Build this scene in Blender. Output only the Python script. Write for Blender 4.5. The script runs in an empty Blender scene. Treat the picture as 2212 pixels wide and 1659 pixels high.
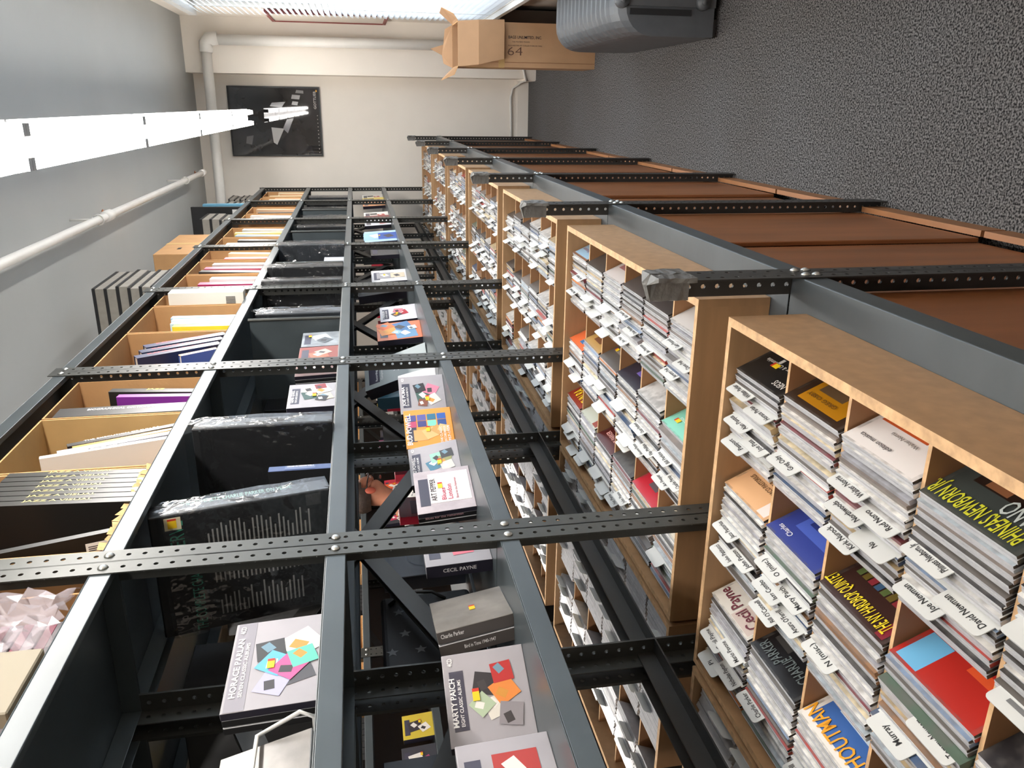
import bpy, bmesh, math, random
from mathutils import Vector, Matrix
random.seed(11)
PI = math.pi
scene = bpy.context.scene
C = scene.collection

# ------------------------------------------------------------------ camera
YAW, PITCH, ROLL, FPX, CZ = 0.3388, 0.1783, -0.0491, 1732.0, 1.618
fw = Vector((-math.sin(YAW)*math.cos(PITCH), math.cos(YAW)*math.cos(PITCH), -math.sin(PITCH)))
r0 = Vector((math.cos(YAW), math.sin(YAW), 0)); u0 = r0.cross(fw)
rr = r0*math.cos(ROLL) + u0*math.sin(ROLL)
uu = -r0*math.sin(ROLL) + u0*math.cos(ROLL)
cam_d = bpy.data.cameras.new('camera'); cam = bpy.data.objects.new('camera', cam_d); C.objects.link(cam)
cam_d.sensor_width = 36; cam_d.lens = FPX/2212*36; cam_d.clip_start = 0.02
m = Matrix.Identity(4)
for i, ax in enumerate((-uu, rr, -fw)):          # the photograph lies on its side: its left is up
    for j in range(3): m[j][i] = ax[j]
m.translation = (0, 0, CZ)
cam.matrix_world = m
scene.camera = cam
# ------------------------------------------------------------------ light, world, exposure
TUBE_POWER = 52.0
SKY = 3.6
w = bpy.data.worlds.new('world'); scene.world = w; w.use_nodes = True
bg = w.node_tree.nodes['Background']; bg.inputs[0].default_value = (0.80, 0.90, 1.0, 1); bg.inputs[1].default_value = SKY
vs = scene.view_settings
vs.view_transform = 'Standard'; vs.look = 'None'; vs.exposure = 0.0; vs.gamma = 1.0; vs.use_curve_mapping = False

# ------------------------------------------------------------------ materials
def srgb(h):
    if isinstance(h, str):
        h = h.lstrip('#'); v = [int(h[i:i+2], 16)/255 for i in (0, 2, 4)]
    else: v = [x/255 for x in h]
    return tuple(x/12.92 if x <= .04045 else ((x+.055)/1.055)**2.4 for x in v) + (1,)
MATS = {}
def mat(name, col, rough=.5, metal=0., var=0., vscale=20., bump=0., bscale=200., spec=.5, stretch=None, coat=0., emit=0., alpha=None, trans=0.):
    if name in MATS: return MATS[name]
    mt = bpy.data.materials.new(name); mt.use_nodes = True; MATS[name] = mt
    nt = mt.node_tree; b = nt.nodes['Principled BSDF']
    c = srgb(col)
    b.inputs['Base Color'].default_value = c; b.inputs['Roughness'].default_value = rough
    b.inputs['Metallic'].default_value = metal; b.inputs['Specular IOR Level'].default_value = spec
    b.inputs['Coat Weight'].default_value = coat
    if trans: b.inputs['Transmission Weight'].default_value = trans
    if alpha is not None: b.inputs['Alpha'].default_value = alpha
    if emit: b.inputs['Emission Color'].default_value = c; b.inputs['Emission Strength'].default_value = emit
    if var or bump:
        tc = nt.nodes.new('ShaderNodeTexCoord'); mp = nt.nodes.new('ShaderNodeMapping')
        nt.links.new(tc.outputs['Object'], mp.inputs[0])
        if stretch: mp.inputs['Scale'].default_value = stretch
    if var:
        nz = nt.nodes.new('ShaderNodeTexNoise'); nz.inputs['Scale'].default_value = vscale; nz.inputs['Detail'].default_value = 6
        nt.links.new(mp.outputs[0], nz.inputs['Vector'])
        rp = nt.nodes.new('ShaderNodeValToRGB')
        rp.color_ramp.elements[0].position = .3; rp.color_ramp.elements[1].position = .7
        rp.color_ramp.elements[0].color = tuple(max(0, x*(1-var)) for x in c[:3])+(1,)
        rp.color_ramp.elements[1].color = tuple(min(1, x*(1+var)) for x in c[:3])+(1,)
        nt.links.new(nz.outputs[0], rp.inputs[0]); nt.links.new(rp.outputs[0], b.inputs['Base Color'])
    if bump:
        n2 = nt.nodes.new('ShaderNodeTexNoise'); n2.inputs['Scale'].default_value = bscale; n2.inputs['Detail'].default_value = 4
        nt.links.new(mp.outputs[0], n2.inputs['Vector'])
        bp = nt.nodes.new('ShaderNodeBump'); bp.inputs['Strength'].default_value = bump; bp.inputs['Distance'].default_value = .005
        nt.links.new(n2.outputs[0], bp.inputs['Height']); nt.links.new(bp.outputs[0], b.inputs['Normal'])
    return mt
def plain(col, rough=.45, **k):
    key = 'colour_%s_%s' % (col if isinstance(col, str) else '%d_%d_%d' % tuple(col), rough)
    return mat(key.replace('#', ''), col, rough, **k)

STEEL = mat('grey_enamelled_steel', '#454643', .38, .35, var=.10, vscale=9, bump=.04, bscale=60)
DSTEEL = mat('dark_enamelled_steel', '#3a3937', .42, .3, var=.12, vscale=9)
SHELF = mat('blue_grey_shelf_enamel', '#464d50', .33, .15, var=.12, vscale=7)
DECKM = mat('worn_grey_deck_enamel', '#51575a', .38, .35, var=.14, vscale=6, bump=.05, bscale=30)
BOLT = mat('zinc_bolt', '#b9bab6', .3, .9)
TAPE = mat('duct_tape', '#6d6c69', .35, .25, var=.2, vscale=40, bump=.5, bscale=60)
PLY = mat('birch_plywood', '#a5815c', .5, var=.12, vscale=5, stretch=(1, 8, 8))
PLYE = mat('plywood_edge', '#cba57b', .55, var=.25, vscale=60, stretch=(1, 1, 6))
HARD = mat('brown_hardboard', '#9a704c', .55, var=.12, vscale=7, stretch=(2, 9, 2))
PANEL = mat('red_brown_wood_panel', '#87532f', .42, var=.22, vscale=3.2, stretch=(1, 5, .6), bump=.04, bscale=50)
TOE = mat('orange_toe_board', '#94643e', .5, var=.15, vscale=5)
CARD = mat('kraft_cardboard', '#b58a5c', .75, var=.07, vscale=12, bump=.08, bscale=120)
CARDE = mat('cardboard_edge', '#c79a66', .8, var=.2, vscale=90)
CARDT = mat('pale_kraft_cardboard', '#b99763', .75, var=.07, vscale=12)
BLACK = mat('black_card', '#17181a', .45, var=.15, vscale=15)
WHITE = mat('white_paper', '#e6e3de', .6)
PLAST = mat('clear_jewel_case_plastic', '#bcbcbf', .16, .0, var=.10, vscale=60, spec=.7)
TRAY = mat('black_disc_tray', '#232324', .3)
TABM = mat('white_plastic_card', '#d2d3d0', .45)
INK = mat('black_ink', '#1c1b1c', .6)
WINK = mat('white_print', '#eceae8', .55)
YEL = mat('yellow_price_label', '#f0c81e', .55)
REDL = mat('red_label_band', '#c2321c', .55)
TXT = mat('small_print', '#6e6e6e', .6)

def transp(name, col, fac, rough):
    if name in MATS: return MATS[name]
    mt = bpy.data.materials.new(name); mt.use_nodes = True; MATS[name] = mt
    nt = mt.node_tree; nt.nodes.clear()
    o = nt.nodes.new('ShaderNodeOutputMaterial'); mx = nt.nodes.new('ShaderNodeMixShader')
    t = nt.nodes.new('ShaderNodeBsdfTransparent'); g = nt.nodes.new('ShaderNodeBsdfGlossy')
    g.inputs['Roughness'].default_value = rough; g.inputs['Color'].default_value = srgb(col)
    tc = nt.nodes.new('ShaderNodeTexCoord'); nz = nt.nodes.new('ShaderNodeTexNoise'); nz.inputs['Scale'].default_value = 14; nz.inputs['Detail'].default_value = 3
    bp = nt.nodes.new('ShaderNodeBump'); bp.inputs['Strength'].default_value = .8; bp.inputs['Distance'].default_value = .02
    nt.links.new(tc.outputs['Object'], nz.inputs['Vector']); nt.links.new(nz.outputs[0], bp.inputs['Height']); nt.links.new(bp.outputs[0], g.inputs['Normal'])
    mx.inputs[0].default_value = fac
    nt.links.new(t.outputs[0], mx.inputs[1]); nt.links.new(g.outputs[0], mx.inputs[2]); nt.links.new(mx.outputs[0], o.inputs[0])
    return mt
BAG = transp('clear_plastic_bag', '#f2f2f4', .16, .12)

def varied(name, src, rough, dark=1.0, blotch=0., bscale=30.):
    """cover or spine print: the colour comes from the object (or from a face attribute), broken by print blotches"""
    mt = bpy.data.materials.new(name); mt.use_nodes = True
    nt = mt.node_tree; b = nt.nodes['Principled BSDF']; b.inputs['Roughness'].default_value = rough
    if src == 'obj':
        s = nt.nodes.new('ShaderNodeObjectInfo'); col = s.outputs['Color']
    else:
        s = nt.nodes.new('ShaderNodeVertexColor'); s.layer_name = 'print'; col = s.outputs['Color']
    tc = nt.nodes.new('ShaderNodeTexCoord')
    nz = nt.nodes.new('ShaderNodeTexNoise'); nz.inputs['Scale'].default_value = bscale; nz.inputs['Detail'].default_value = 3
    nt.links.new(tc.outputs['Object'], nz.inputs['Vector'])
    mx = nt.nodes.new('ShaderNodeMix'); mx.data_type = 'RGBA'
    rp = nt.nodes.new('ShaderNodeValToRGB'); rp.color_ramp.elements[0].position = .45; rp.color_ramp.elements[1].position = .6
    rp.color_ramp.elements[0].color = (0, 0, 0, 1); rp.color_ramp.elements[1].color = (blotch,)*3+(1,)
    nt.links.new(nz.outputs[0], rp.inputs[0]); nt.links.new(rp.outputs[0], mx.inputs[0])
    nt.links.new(col, mx.inputs[6]); mx.inputs[7].default_value = (.12*dark, .11*dark, .10*dark, 1)
    nt.links.new(mx.outputs[2], b.inputs['Base Color'])
    return mt
COVER_O = varied('printed_cover', 'obj', .3, 1, .55)
SPINE_O = varied('printed_spine', 'obj', .3, .5, .8, 60)
COVER_A = varied('printed_cover_mixed', 'attr', .3, 1, .45)

# ------------------------------------------------------------------ mesh helpers
class MB:
    def __init__(s): s.v = []; s.f = []; s.mi = []; s.mats = []; s.cols = None
    def m(s, mt):
        if mt not in s.mats: s.mats.append(mt)
        return s.mats.index(mt)
    def face(s, pts, mt, M=None):
        n = len(s.v)
        s.v += [tuple(M @ Vector(p)) if M else tuple(p) for p in pts]
        s.f.append(tuple(range(n, n+len(pts)))); s.mi.append(s.m(mt)); return s
    def box(s, a, b, mt, M=None, top=None, front=None, near=None):
        """a,b corners; optional other material for the top (+z), front (+x) and near (-y) faces"""
        x0, y0, z0 = [min(a[i], b[i]) for i in range(3)]; x1, y1, z1 = [max(a[i], b[i]) for i in range(3)]
        n = len(s.v)
        P = [(x0,y0,z0),(x1,y0,z0),(x1,y1,z0),(x0,y1,z0),(x0,y0,z1),(x1,y0,z1),(x1,y1,z1),(x0,y1,z1)]
        s.v += [tuple(M @ Vector(p)) if M else p for p in P]
        k = s.m(mt)
        for fc, mm in (((0,3,2,1), None), ((4,5,6,7), top), ((0,1,5,4), near), ((1,2,6,5), front), ((2,3,7,6), None), ((3,0,4,7), None)):
            s.f.append(tuple(n+i for i in fc)); s.mi.append(s.m(mm) if mm else k)
        return s
    def prism(s, poly, z0, z1, mt, M=None, capmat=None):
        """closed polygon (x,y) counter-clockwise, extruded along z"""
        n = len(s.v); N = len(poly)
        P = [(x, y, z0) for x, y in poly] + [(x, y, z1) for x, y in poly]
        s.v += [tuple(M @ Vector(p)) if M else p for p in P]
        k = s.m(mt); kc = s.m(capmat) if capmat else k
        s.f.append(tuple(n+i for i in reversed(range(N)))); s.mi.append(kc)
        s.f.append(tuple(n+N+i for i in range(N))); s.mi.append(kc)
        for i in range(N):
            j = (i+1) % N; s.f.append((n+i, n+j, n+N+j, n+N+i)); s.mi.append(k)
        return s
    def tube(s, pts, r, mt, seg=10, caps=True):
        pts = [Vector(p) for p in pts]; rs = r if isinstance(r, (list, tuple)) else [r]*len(pts)
        n = len(s.v); k = s.m(mt); ref = None
        for i, p in enumerate(pts):
            d = (pts[min(i+1, len(pts)-1)] - pts[max(i-1, 0)]).normalized()
            if ref is None: ref = Vector((0,0,1)) if abs(d.z) < .9 else Vector((1,0,0))
            a = (ref - d*ref.dot(d)).normalized(); ref = a; b = d.cross(a)
            for j in range(seg):
                t = 2*PI*j/seg; s.v.append(tuple(p + (a*math.cos(t) + b*math.sin(t))*rs[i]))
        for i in range(len(pts)-1):
            for j in range(seg):
                j2 = (j+1) % seg
                s.f.append((n+i*seg+j, n+i*seg+j2, n+(i+1)*seg+j2, n+(i+1)*seg+j)); s.mi.append(k)
        if caps:
            s.f.append(tuple(n+j for j in reversed(range(seg)))); s.mi.append(k)
            e = n+(len(pts)-1)*seg; s.f.append(tuple(e+j for j in range(seg))); s.mi.append(k)
        return s
    def dome(s, c, nrm, r, h, mt, seg=8):
        nrm = Vector(nrm).normalized(); c = Vector(c)
        return s.tube([c, c+nrm*h*.5, c+nrm*h], [r, r*.85, r*.35], mt, seg)
    def mesh(s, name, smooth=False):
        me = bpy.data.meshes.new(name); me.from_pydata(s.v, [], s.f)
        for mt in s.mats: me.materials.append(mt)
        me.polygons.foreach_set('material_index', s.mi)
        if smooth: me.polygons.foreach_set('use_smooth', [True]*len(s.f))
        me.update(); return me
    def build(s, name, parent=None, smooth=False, loc=None):
        return obj(name, s.mesh(name, smooth), parent, loc)
def obj(name, me, parent=None, loc=None, M=None):
    o = bpy.data.objects.new(name, me); C.objects.link(o)
    if parent: o.parent = parent
    if loc: o.location = loc
    if M is not None: o.matrix_basis = M
    return o
def tag(o, label=None, cat=None, group=None, kind=None):
    if label: o['label'] = label
    if cat: o['category'] = cat
    if group: o['group'] = group
    if kind: o['kind'] = kind
    return o
def thing(name, label, cat, loc=(0,0,0), rz=0, group=None, M=None):
    o = bpy.data.objects.new(name, None); C.objects.link(o); o.empty_display_size = .05
    if M is not None: o.matrix_basis = M
    else: o.location = loc; o.rotation_euler = (0, 0, rz)
    return tag(o, label, cat, group)
def copy_tree(o, parent=None):
    c = o.copy(); C.objects.link(c); c.parent = parent
    for ch in list(o.children): copy_tree(ch, c)
    return c
def bevel(o, wdt=.002, seg=2):
    md = o.modifiers.new('bevel', 'BEVEL'); md.width = wdt; md.segments = seg; md.limit_method = 'ANGLE'; return o
def lerp(a, b, t): return a + (b-a)*t

_T = {}
def text_mesh(s, bold=.0, mt=INK, fit=None, size=1.0, align='LEFT'):
    """lettering mesh in the x-y plane, letters 'size' high; fit = full width wanted"""
    key = (s, bold, mt.name, fit, size, align)
    if key in _T: return _T[key]
    cu = bpy.data.curves.new('lettering', 'FONT'); cu.body = s; cu.size = 1.0; cu.offset = bold; cu.resolution_u = 2
    ob = bpy.data.objects.new('lettering', cu)
    me = bpy.data.meshes.new_from_object(ob)
    bpy.data.objects.remove(ob); bpy.data.curves.remove(cu)
    xs = [v.co.x for v in me.vertices] or [0, 1]; x0, x1 = min(xs), max(xs); wd = max(x1-x0, 1e-3)
    sx = sy = size/.72
    if fit: sx = fit/wd
    off = {'LEFT': 0, 'CENTER': -.5, 'RIGHT': -1}[align]
    for v in me.vertices:
        v.co.x = ((v.co.x-x0) + off*wd)*sx; v.co.y *= sy
    me.materials.clear(); me.materials.append(mt); _T[key] = me
    return me
def lettering(parent, s, M, size, mt=INK, fit=None, bold=.01, align='LEFT'):
    return obj('lettering', text_mesh(s, bold, mt, fit, size, align), parent, M=M)
# frame of a cover that faces local +x: text runs along +y, upwards +z
FACE_X = Matrix(((0,0,1,0), (1,0,0,0), (0,1,0,0), (0,0,0,1)))
def on_cover(y, z, x, rot=0): return Matrix.Translation((x, y, z)) @ FACE_X @ Matrix.Rotation(rot, 4, 'Z')

# ------------------------------------------------------------------ measures
Y1, BAY = 1.25, 1.067
XU, XUB = -0.715, -1.02            # front and back of the upper racks
XL, XLB = -0.264, -1.745           # aisle edges of the bin tables
Z0, Z1, Z2, Z3 = 2.45, 2.054, 1.685, 1.386
ZB0, ZB1 = 0.845, 0.893            # deck beam
YW = 7.86                          # end wall
CEIL = 2.98
XR = 0.67                          # window wall
XW2 = -2.56                        # second rack row
NU = 7
def ya(k): return Y1 + (k-1)*BAY   # near edge of unit k

# ------------------------------------------------------------------ room shell
WALLM = mat('cream_wall_paint', '#ebe3d8', .75, var=.03, vscale=3, bump=.03, bscale=40)
CEILM = mat('white_ceiling_paint', '#a6a8a6', .8, var=.03, vscale=2, bump=.03, bscale=30)
CARPET = bpy.data.materials.new('dark_grey_carpet'); CARPET.use_nodes = True
nt = CARPET.node_tree; b = nt.nodes['Principled BSDF']; b.inputs['Roughness'].default_value = .95; b.inputs['Specular IOR Level'].default_value = .1
tc = nt.nodes.new('ShaderNodeTexCoord'); n1 = nt.nodes.new('ShaderNodeTexNoise'); n1.inputs['Scale'].default_value = 170; n1.inputs['Detail'].default_value = 3
n2 = nt.nodes.new('ShaderNodeTexNoise'); n2.inputs['Scale'].default_value = 1.3; n2.inputs['Detail'].default_value = 3
r1 = nt.nodes.new('ShaderNodeValToRGB'); r1.color_ramp.elements[0].position = .40; r1.color_ramp.elements[1].position = .62
r1.color_ramp.elements[0].color = srgb('#222223'); r1.color_ramp.elements[1].color = srgb('#7c7b7b')
r2 = nt.nodes.new('ShaderNodeValToRGB'); r2.color_ramp.elements[0].color = (.72, .66, .60, 1); r2.color_ramp.elements[1].color = (1.0, 1.02, 1.05, 1)
mx = nt.nodes.new('ShaderNodeMix'); mx.data_type = 'RGBA'; mx.blend_type = 'MULTIPLY'; mx.inputs[0].default_value = 1
nt.links.new(tc.outputs['Object'], n1.inputs['Vector']); nt.links.new(tc.outputs['Object'], n2.inputs['Vector'])
nt.links.new(n1.outputs[0], r1.inputs[0]); nt.links.new(n2.outputs[0], r2.inputs[0])
nt.links.new(r1.outputs[0], mx.inputs[6]); nt.links.new(r2.outputs[0], mx.inputs[7]); nt.links.new(mx.outputs[2], b.inputs['Base Color'])
bp = nt.nodes.new('ShaderNodeBump'); bp.inputs['Strength'].default_value = .5; bp.inputs['Distance'].default_value = .004
nt.links.new(n1.outputs[0], bp.inputs['Height']); nt.links.new(bp.outputs[0], b.inputs['Normal'])

def struct(name, mb, parent=None):
    o = mb.build(name, parent)
    if not parent: o['kind'] = 'structure'
    return o
XLW, YB = -5.2, -1.6
struct('floor', MB().box((XLW-.1, YB-.1, -.06), (XR+.12, YW+.12, 0), CARPET))
struct('ceiling', MB().box((XLW-.1, YB-.1, CEIL), (XR+.12, YW+.12, CEIL+.06), CEILM))
struct('wall_back', MB().box((XLW-.1, YW, 0), (XR+.12, YW+.1, CEIL), WALLM))
struct('wall_pilaster', MB().box((0.235, 7.54, 0), (XR, YW, CEIL), WALLM))
struct('wall_left', MB().box((XLW-.1, YB, 0), (XLW, YW, CEIL), WALLM))
struct('wall_front', MB().box((XLW-.1, YB-.1, 0), (XR+.12, YB, CEIL), WALLM))
WY0, WY1, WZ0, WZ1 = 1.6, 6.72, 0.62, 2.76
wr = MB()
wr.box((XR, YB, 0), (XR+.1, WY0, CEIL), WALLM).box((XR, WY1, 0), (XR+.1, YW, CEIL), WALLM)
wr.box((XR, WY0, 0), (XR+.1, WY1, WZ0), WALLM).box((XR, WY0, WZ1), (XR+.1, WY1, CEIL), WALLM)
struct('wall_right', wr)
bb = MB().box((-0.9, YW-.018, 0), (0.235, YW, .105), WALLM).box((-0.9, YW-.012, .105), (0.235, YW, .125), WALLM)
struct('baseboard_back', bb)
bb = MB().box((0.225, 7.522, 0), (XR, 7.54, .105), WALLM).box((0.217, 7.54, 0), (0.235, YW-.018, .105), WALLM)
struct('baseboard_pilaster', bb)
# window in the right-hand wall: frame, panes, sill, blind
win = tag(bpy.data.objects.new('window_1', None), kind='structure'); C.objects.link(win)
FRM = mat('white_window_frame', '#c9c9c6', .5)
fr = MB()
for y in (WY0, (WY0*2+WY1)/3, (WY0+WY1*2)/3, WY1-.05): fr.box((XR+.03, y, WZ0), (XR+.08, y+.05, WZ1), FRM)
fr.box((XR+.03, WY0, WZ0), (XR+.08, WY1, WZ0+.05), FRM).box((XR+.03, WY0, WZ1-.05), (XR+.08, WY1, WZ1), FRM)
fr.build('window_frame', win)
GLASS = transp('window_glass', '#ffffff', .06, .02)
for i in range(3):
    y0 = lerp(WY0, WY1, i/3)+.05; y1 = lerp(WY0, WY1, (i+1)/3)
    MB().box((XR+.052, y0, WZ0+.05), (XR+.056, y1, WZ1-.05), GLASS).build('pane', win)
MB().box((XR-.09, WY0, WZ0-.03), (XR+.03, WY1, WZ0), FRM).build('window_sill', win)
SLAT = mat('white_blind_slat', '#dfe3e6', .35)
SLAT.node_tree.nodes['Principled BSDF'].inputs['Transmission Weight'].default_value = .0
nb = SLAT.node_tree
tl = nb.nodes.new('ShaderNodeBsdfTranslucent'); tl.inputs[0].default_value = (.85, .9, .95, 1)
ms = nb.nodes.new('ShaderNodeMixShader'); ms.inputs[0].default_value = .45
nb.links.new(nb.nodes['Principled BSDF'].outputs[0], ms.inputs[1]); nb.links.new(tl.outputs[0], ms.inputs[2])
nb.links.new(ms.outputs[0], nb.nodes['Material Output'].inputs[0])
bl = thing('venetian_blind', 'white venetian blind with closed slats over the long window', 'blind', (XR-.035, WY0, WZ1))
MB().box((-.025, 0, -.03), (.025, WY1-WY0+.12, .02), FRM).build('head_rail', bl)
sm = MB()
SLH = .042; prof = [(.016, 0), (.004, -.012), (-.008, -.026), (-.014, -.044)]
for i in range(3):
    (xa, za), (xb, zb) = prof[i], prof[i+1]
    sm.face([(xa, 0, za), (xb, 0, zb), (xb, WY1-WY0+.1, zb), (xa, WY1-WY0+.1, za)], SLAT)
slm = sm.mesh('slat')
nsl = int((WZ1-WZ0-.0)/SLH)
for i in range(nsl): obj('slat', slm, bl, (0, 0, -.035-i*SLH))
MB().box((-.02, 0, -.06-nsl*SLH), (.02, WY1-WY0+.1, -.035-nsl*SLH), FRM).build('bottom_rail', bl)
for y in (.4, 1.7, 3.4, 4.6): MB().tube([(-.02, y, 0), (-.02, y, -.05-nsl*SLH)], .0018, FRM, 5).build('cord', bl)
# dark low cabinet under the window
t = thing('low_cabinet', 'dark brown low cabinet under the window beside the cardboard carton', 'cabinet', (XR-.11, 6.56, 0))
DK = mat('dark_brown_laminate', '#4a4038', .35, var=.1, vscale=5)
MB().box((-.09, -.5, .06), (.08, .5, .56), DK).build('body', t); MB().box((-.11, -.52, .56), (.10, .52, .585), DK).build('top', t)
MB().box((-.07, -.48, 0), (.07, .48, .06), BLACK).build('plinth', t)

# ------------------------------------------------------------------ pipes on wall and ceiling
PIPE = mat('white_painted_pipe', '#d8d5cf', .5, var=.04, vscale=8)
t = thing('wall_pipe', 'thick white painted pipe with elbow running along and down the end wall', 'pipe', (0.49, 7.47, 0))
MB().tube([(0, 0, 0.0), (0, 0, 2.70)], .042, PIPE, 16).build('riser', t, True)
MB().tube([(0.01, 0, 2.69), (0.0, 0, 2.76), (-.03, 0, 2.785), (-.10, 0, 2.79)], [.052, .056, .056, .052], PIPE, 16).build('elbow', t, True)
MB().tube([(-.09, 0, 2.79), (-2.6, 0.02, 2.80)], .042, PIPE, 16).build('run', t, True)
t = thing('sprinkler_pipe', 'white sprinkler pipe hung under the ceiling above the rack', 'pipe', (-.54, 0, 2.85))
MB().tube([(0, -1.4, 0), (0, 7.1, 0)], .019, PIPE, 12).build('pipe', t, True)
for y in (.8, 2.75, 4.35, 7.05): MB().tube([(0, y-.05, 0), (0, y+.05, 0)], .027, PIPE, 12).build('coupling', t, True)
for y in (1.9, 4.2, 6.35):
    h = MB().box((-.012, y-.012, .02), (.012, y+.012, .03), PIPE).tube([(0, y, .02), (0, y, CEIL-2.85)], .005, PIPE, 6)
    h.tube([(.024*math.cos(a), y, .024*math.sin(a)) for a in [i*PI/6 for i in range(13)]], .004, PIPE, 5).build('hanger', t, True)
BRASS = mat('copper_sprinkler', '#8a5a3c', .35, .8)
for y in (2.7, 4.45, 7.0):
    MB().tube([(0, y, .015), (0, y, .045)], .008, BRASS, 8).tube([(0, y, .045), (0, y, .05)], [.02, .02], BRASS, 10).build('sprinkler_head', t, True)
t = tag(MB().tube([(-.30, 7.838, .16), (-.10, 7.838, .165), (.08, 7.838, .17), (.16, 7.838, .15), (.19, 7.838, .10), (.21, 7.80, .085), (.222, 7.62, .085), (.222, 7.51, .09), (.30, 7.515, .115), (.62, 7.515, .12)], .011, PIPE, 8).build('wall_conduit', None, True),
        'thin white painted conduit bending around the foot of the pilaster', 'conduit')

# ------------------------------------------------------------------ fluorescent lights
TUBE = bpy.data.materials.new('lit_fluorescent_tube'); TUBE.use_nodes = True
nt = TUBE.node_tree; nt.nodes.clear(); o = nt.nodes.new('ShaderNodeOutputMaterial'); e = nt.nodes.new('ShaderNodeEmission')
e.inputs[0].default_value = (1.0, .955, .90, 1); e.inputs[1].default_value = TUBE_POWER; nt.links.new(e.outputs[0], o.inputs[0])
FIX = mat('white_enamel_fixture', '#d6d6d8', .4); CAPM = mat('grey_lamp_holder', '#8d8d8c', .5)
ZT = 2.455
def make_light(label, group):
    t = thing('fluorescent_light', label, 'light fixture', (0, 0, 0), 0, group)
    h = MB().prism([(-.066, .021), (.066, .021), (.05, .04), (.03, .075), (-.03, .075), (-.05, .04)], -.606, .606, FIX, Matrix(((1,0,0,0), (0,0,1,0), (0,1,0,0), (0,0,0,1))))
    h.build('housing', t)
    for s in (-1, 1):
        MB().tube([(s*.042, -.585, 0), (s*.042, .585, 0)], .0185, TUBE, 12).build('tube', t, True)
        for e_ in (-1, 1): MB().box((s*.042-.016, e_*.59, -.024), (s*.042+.016, e_*.612, .020), CAPM).build('lamp_holder', t)
    for y in (-.4, .4): MB().tube([(0, y, .07), (0, y, CEIL-ZT)], .005, FIX, 6).build('hanger_rod', t)
    return t
lg = make_light('suspended two-tube fluorescent light, one of the row above the aisle', 'fluorescent lights in a row above the aisle')
first = True
LY = [2.92+1.226*i for i in (-2, -1, 0, 1, 2, 3)]
names_ = {0: 'two-tube fluorescent light over the camera, before the ceiling row comes into view', 1: 'two-tube fluorescent light just outside the frame in the ceiling row', 2: 'two-tube fluorescent light nearest the camera in the ceiling row', 3: 'two-tube fluorescent light, second in the ceiling row', 4: 'two-tube fluorescent light, third in the ceiling row', 5: 'two-tube fluorescent light at the far end of the ceiling row, before the poster'}
for i, y in enumerate(LY):
    o = lg if i == 0 else copy_tree(lg)
    o.location = (-.113, y, ZT)
    if i in names_: o['label'] = names_[i]
for i, y in enumerate((.9, 2.2, 3.5, 4.8, 6.1)):
    o = copy_tree(lg); o.location = (-2.15, y, ZT+.06)
    o['label'] = 'two-tube fluorescent light above the far aisle, %s from the near end' % ['first', 'second', 'third', 'fourth', 'last'][i]; o['group'] = 'fluorescent lights above the far aisle'

# ------------------------------------------------------------------ slotted-angle posts
PITCH_H = .0254
def post_mesh(name, length, mt, wd=.036, th=.0022):
    """L-angle with a row of punched holes in each leg; corner at the origin, one leg along +y (faces +x), one along -x (faces -y)"""
    mb = MB(); n = int(length/PITCH_H); r = .0042
    def plate(P):
        k = mb.m(mt)
        for i in range(n):
            z0 = i*PITCH_H; z1 = z0+PITCH_H if i < n-1 else length; zc = z0+PITCH_H/2; c = wd*.52
            sq = [(0,z0), (c,z0), (wd,z0), (wd,zc), (wd,z1), (c,z1), (0,z1), (0,zc)]
            oc = [(c+r*math.cos(a), zc+r*math.sin(a)) for a in [-.75*PI+j*PI/4 for j in range(8)]]
            b0 = len(mb.v)
            for d in (0, th):
                for q in sq: mb.v.append(P(q[0], q[1], d))
                for q in oc: mb.v.append(P(q[0], q[1], d))
            for j in range(8):
                j2 = (j+1) % 8
                mb.f.append((b0+j, b0+j2, b0+8+j2, b0+8+j)); mb.mi.append(k)
                mb.f.append((b0+16+j2, b0+16+j, b0+24+j, b0+24+j2)); mb.mi.append(k)
                mb.f.append((b0+8+j, b0+8+j2, b0+24+j2, b0+24+j)); mb.mi.append(k)
        for w_ in (0, wd):
            mb.face([P(w_,0,0), P(w_,length,0), P(w_,length,th), P(w_,0,th)], mt)
        mb.face([P(0,length,0), P(wd,length,0), P(wd,length,th), P(0,length,th)], mt)
    plate(lambda u, z, d: (-d, u, z))
    plate(lambda u, z, d: (-u, d, z))
    return mb.mesh(name)
UPOST = post_mesh('post', Z0+.03-ZB1, STEEL)
FPOST = post_mesh('post', Z0+.03, STEEL)
LPOST = post_mesh('post', 1.135, DSTEEL)
BOLTM = MB().dome((0,0,0), (1,0,0), .0085, .005, BOLT, 10).mesh('bolt', True)
def mir(sx, sy): return Matrix.Diagonal((sx, sy, 1, 1))
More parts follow.
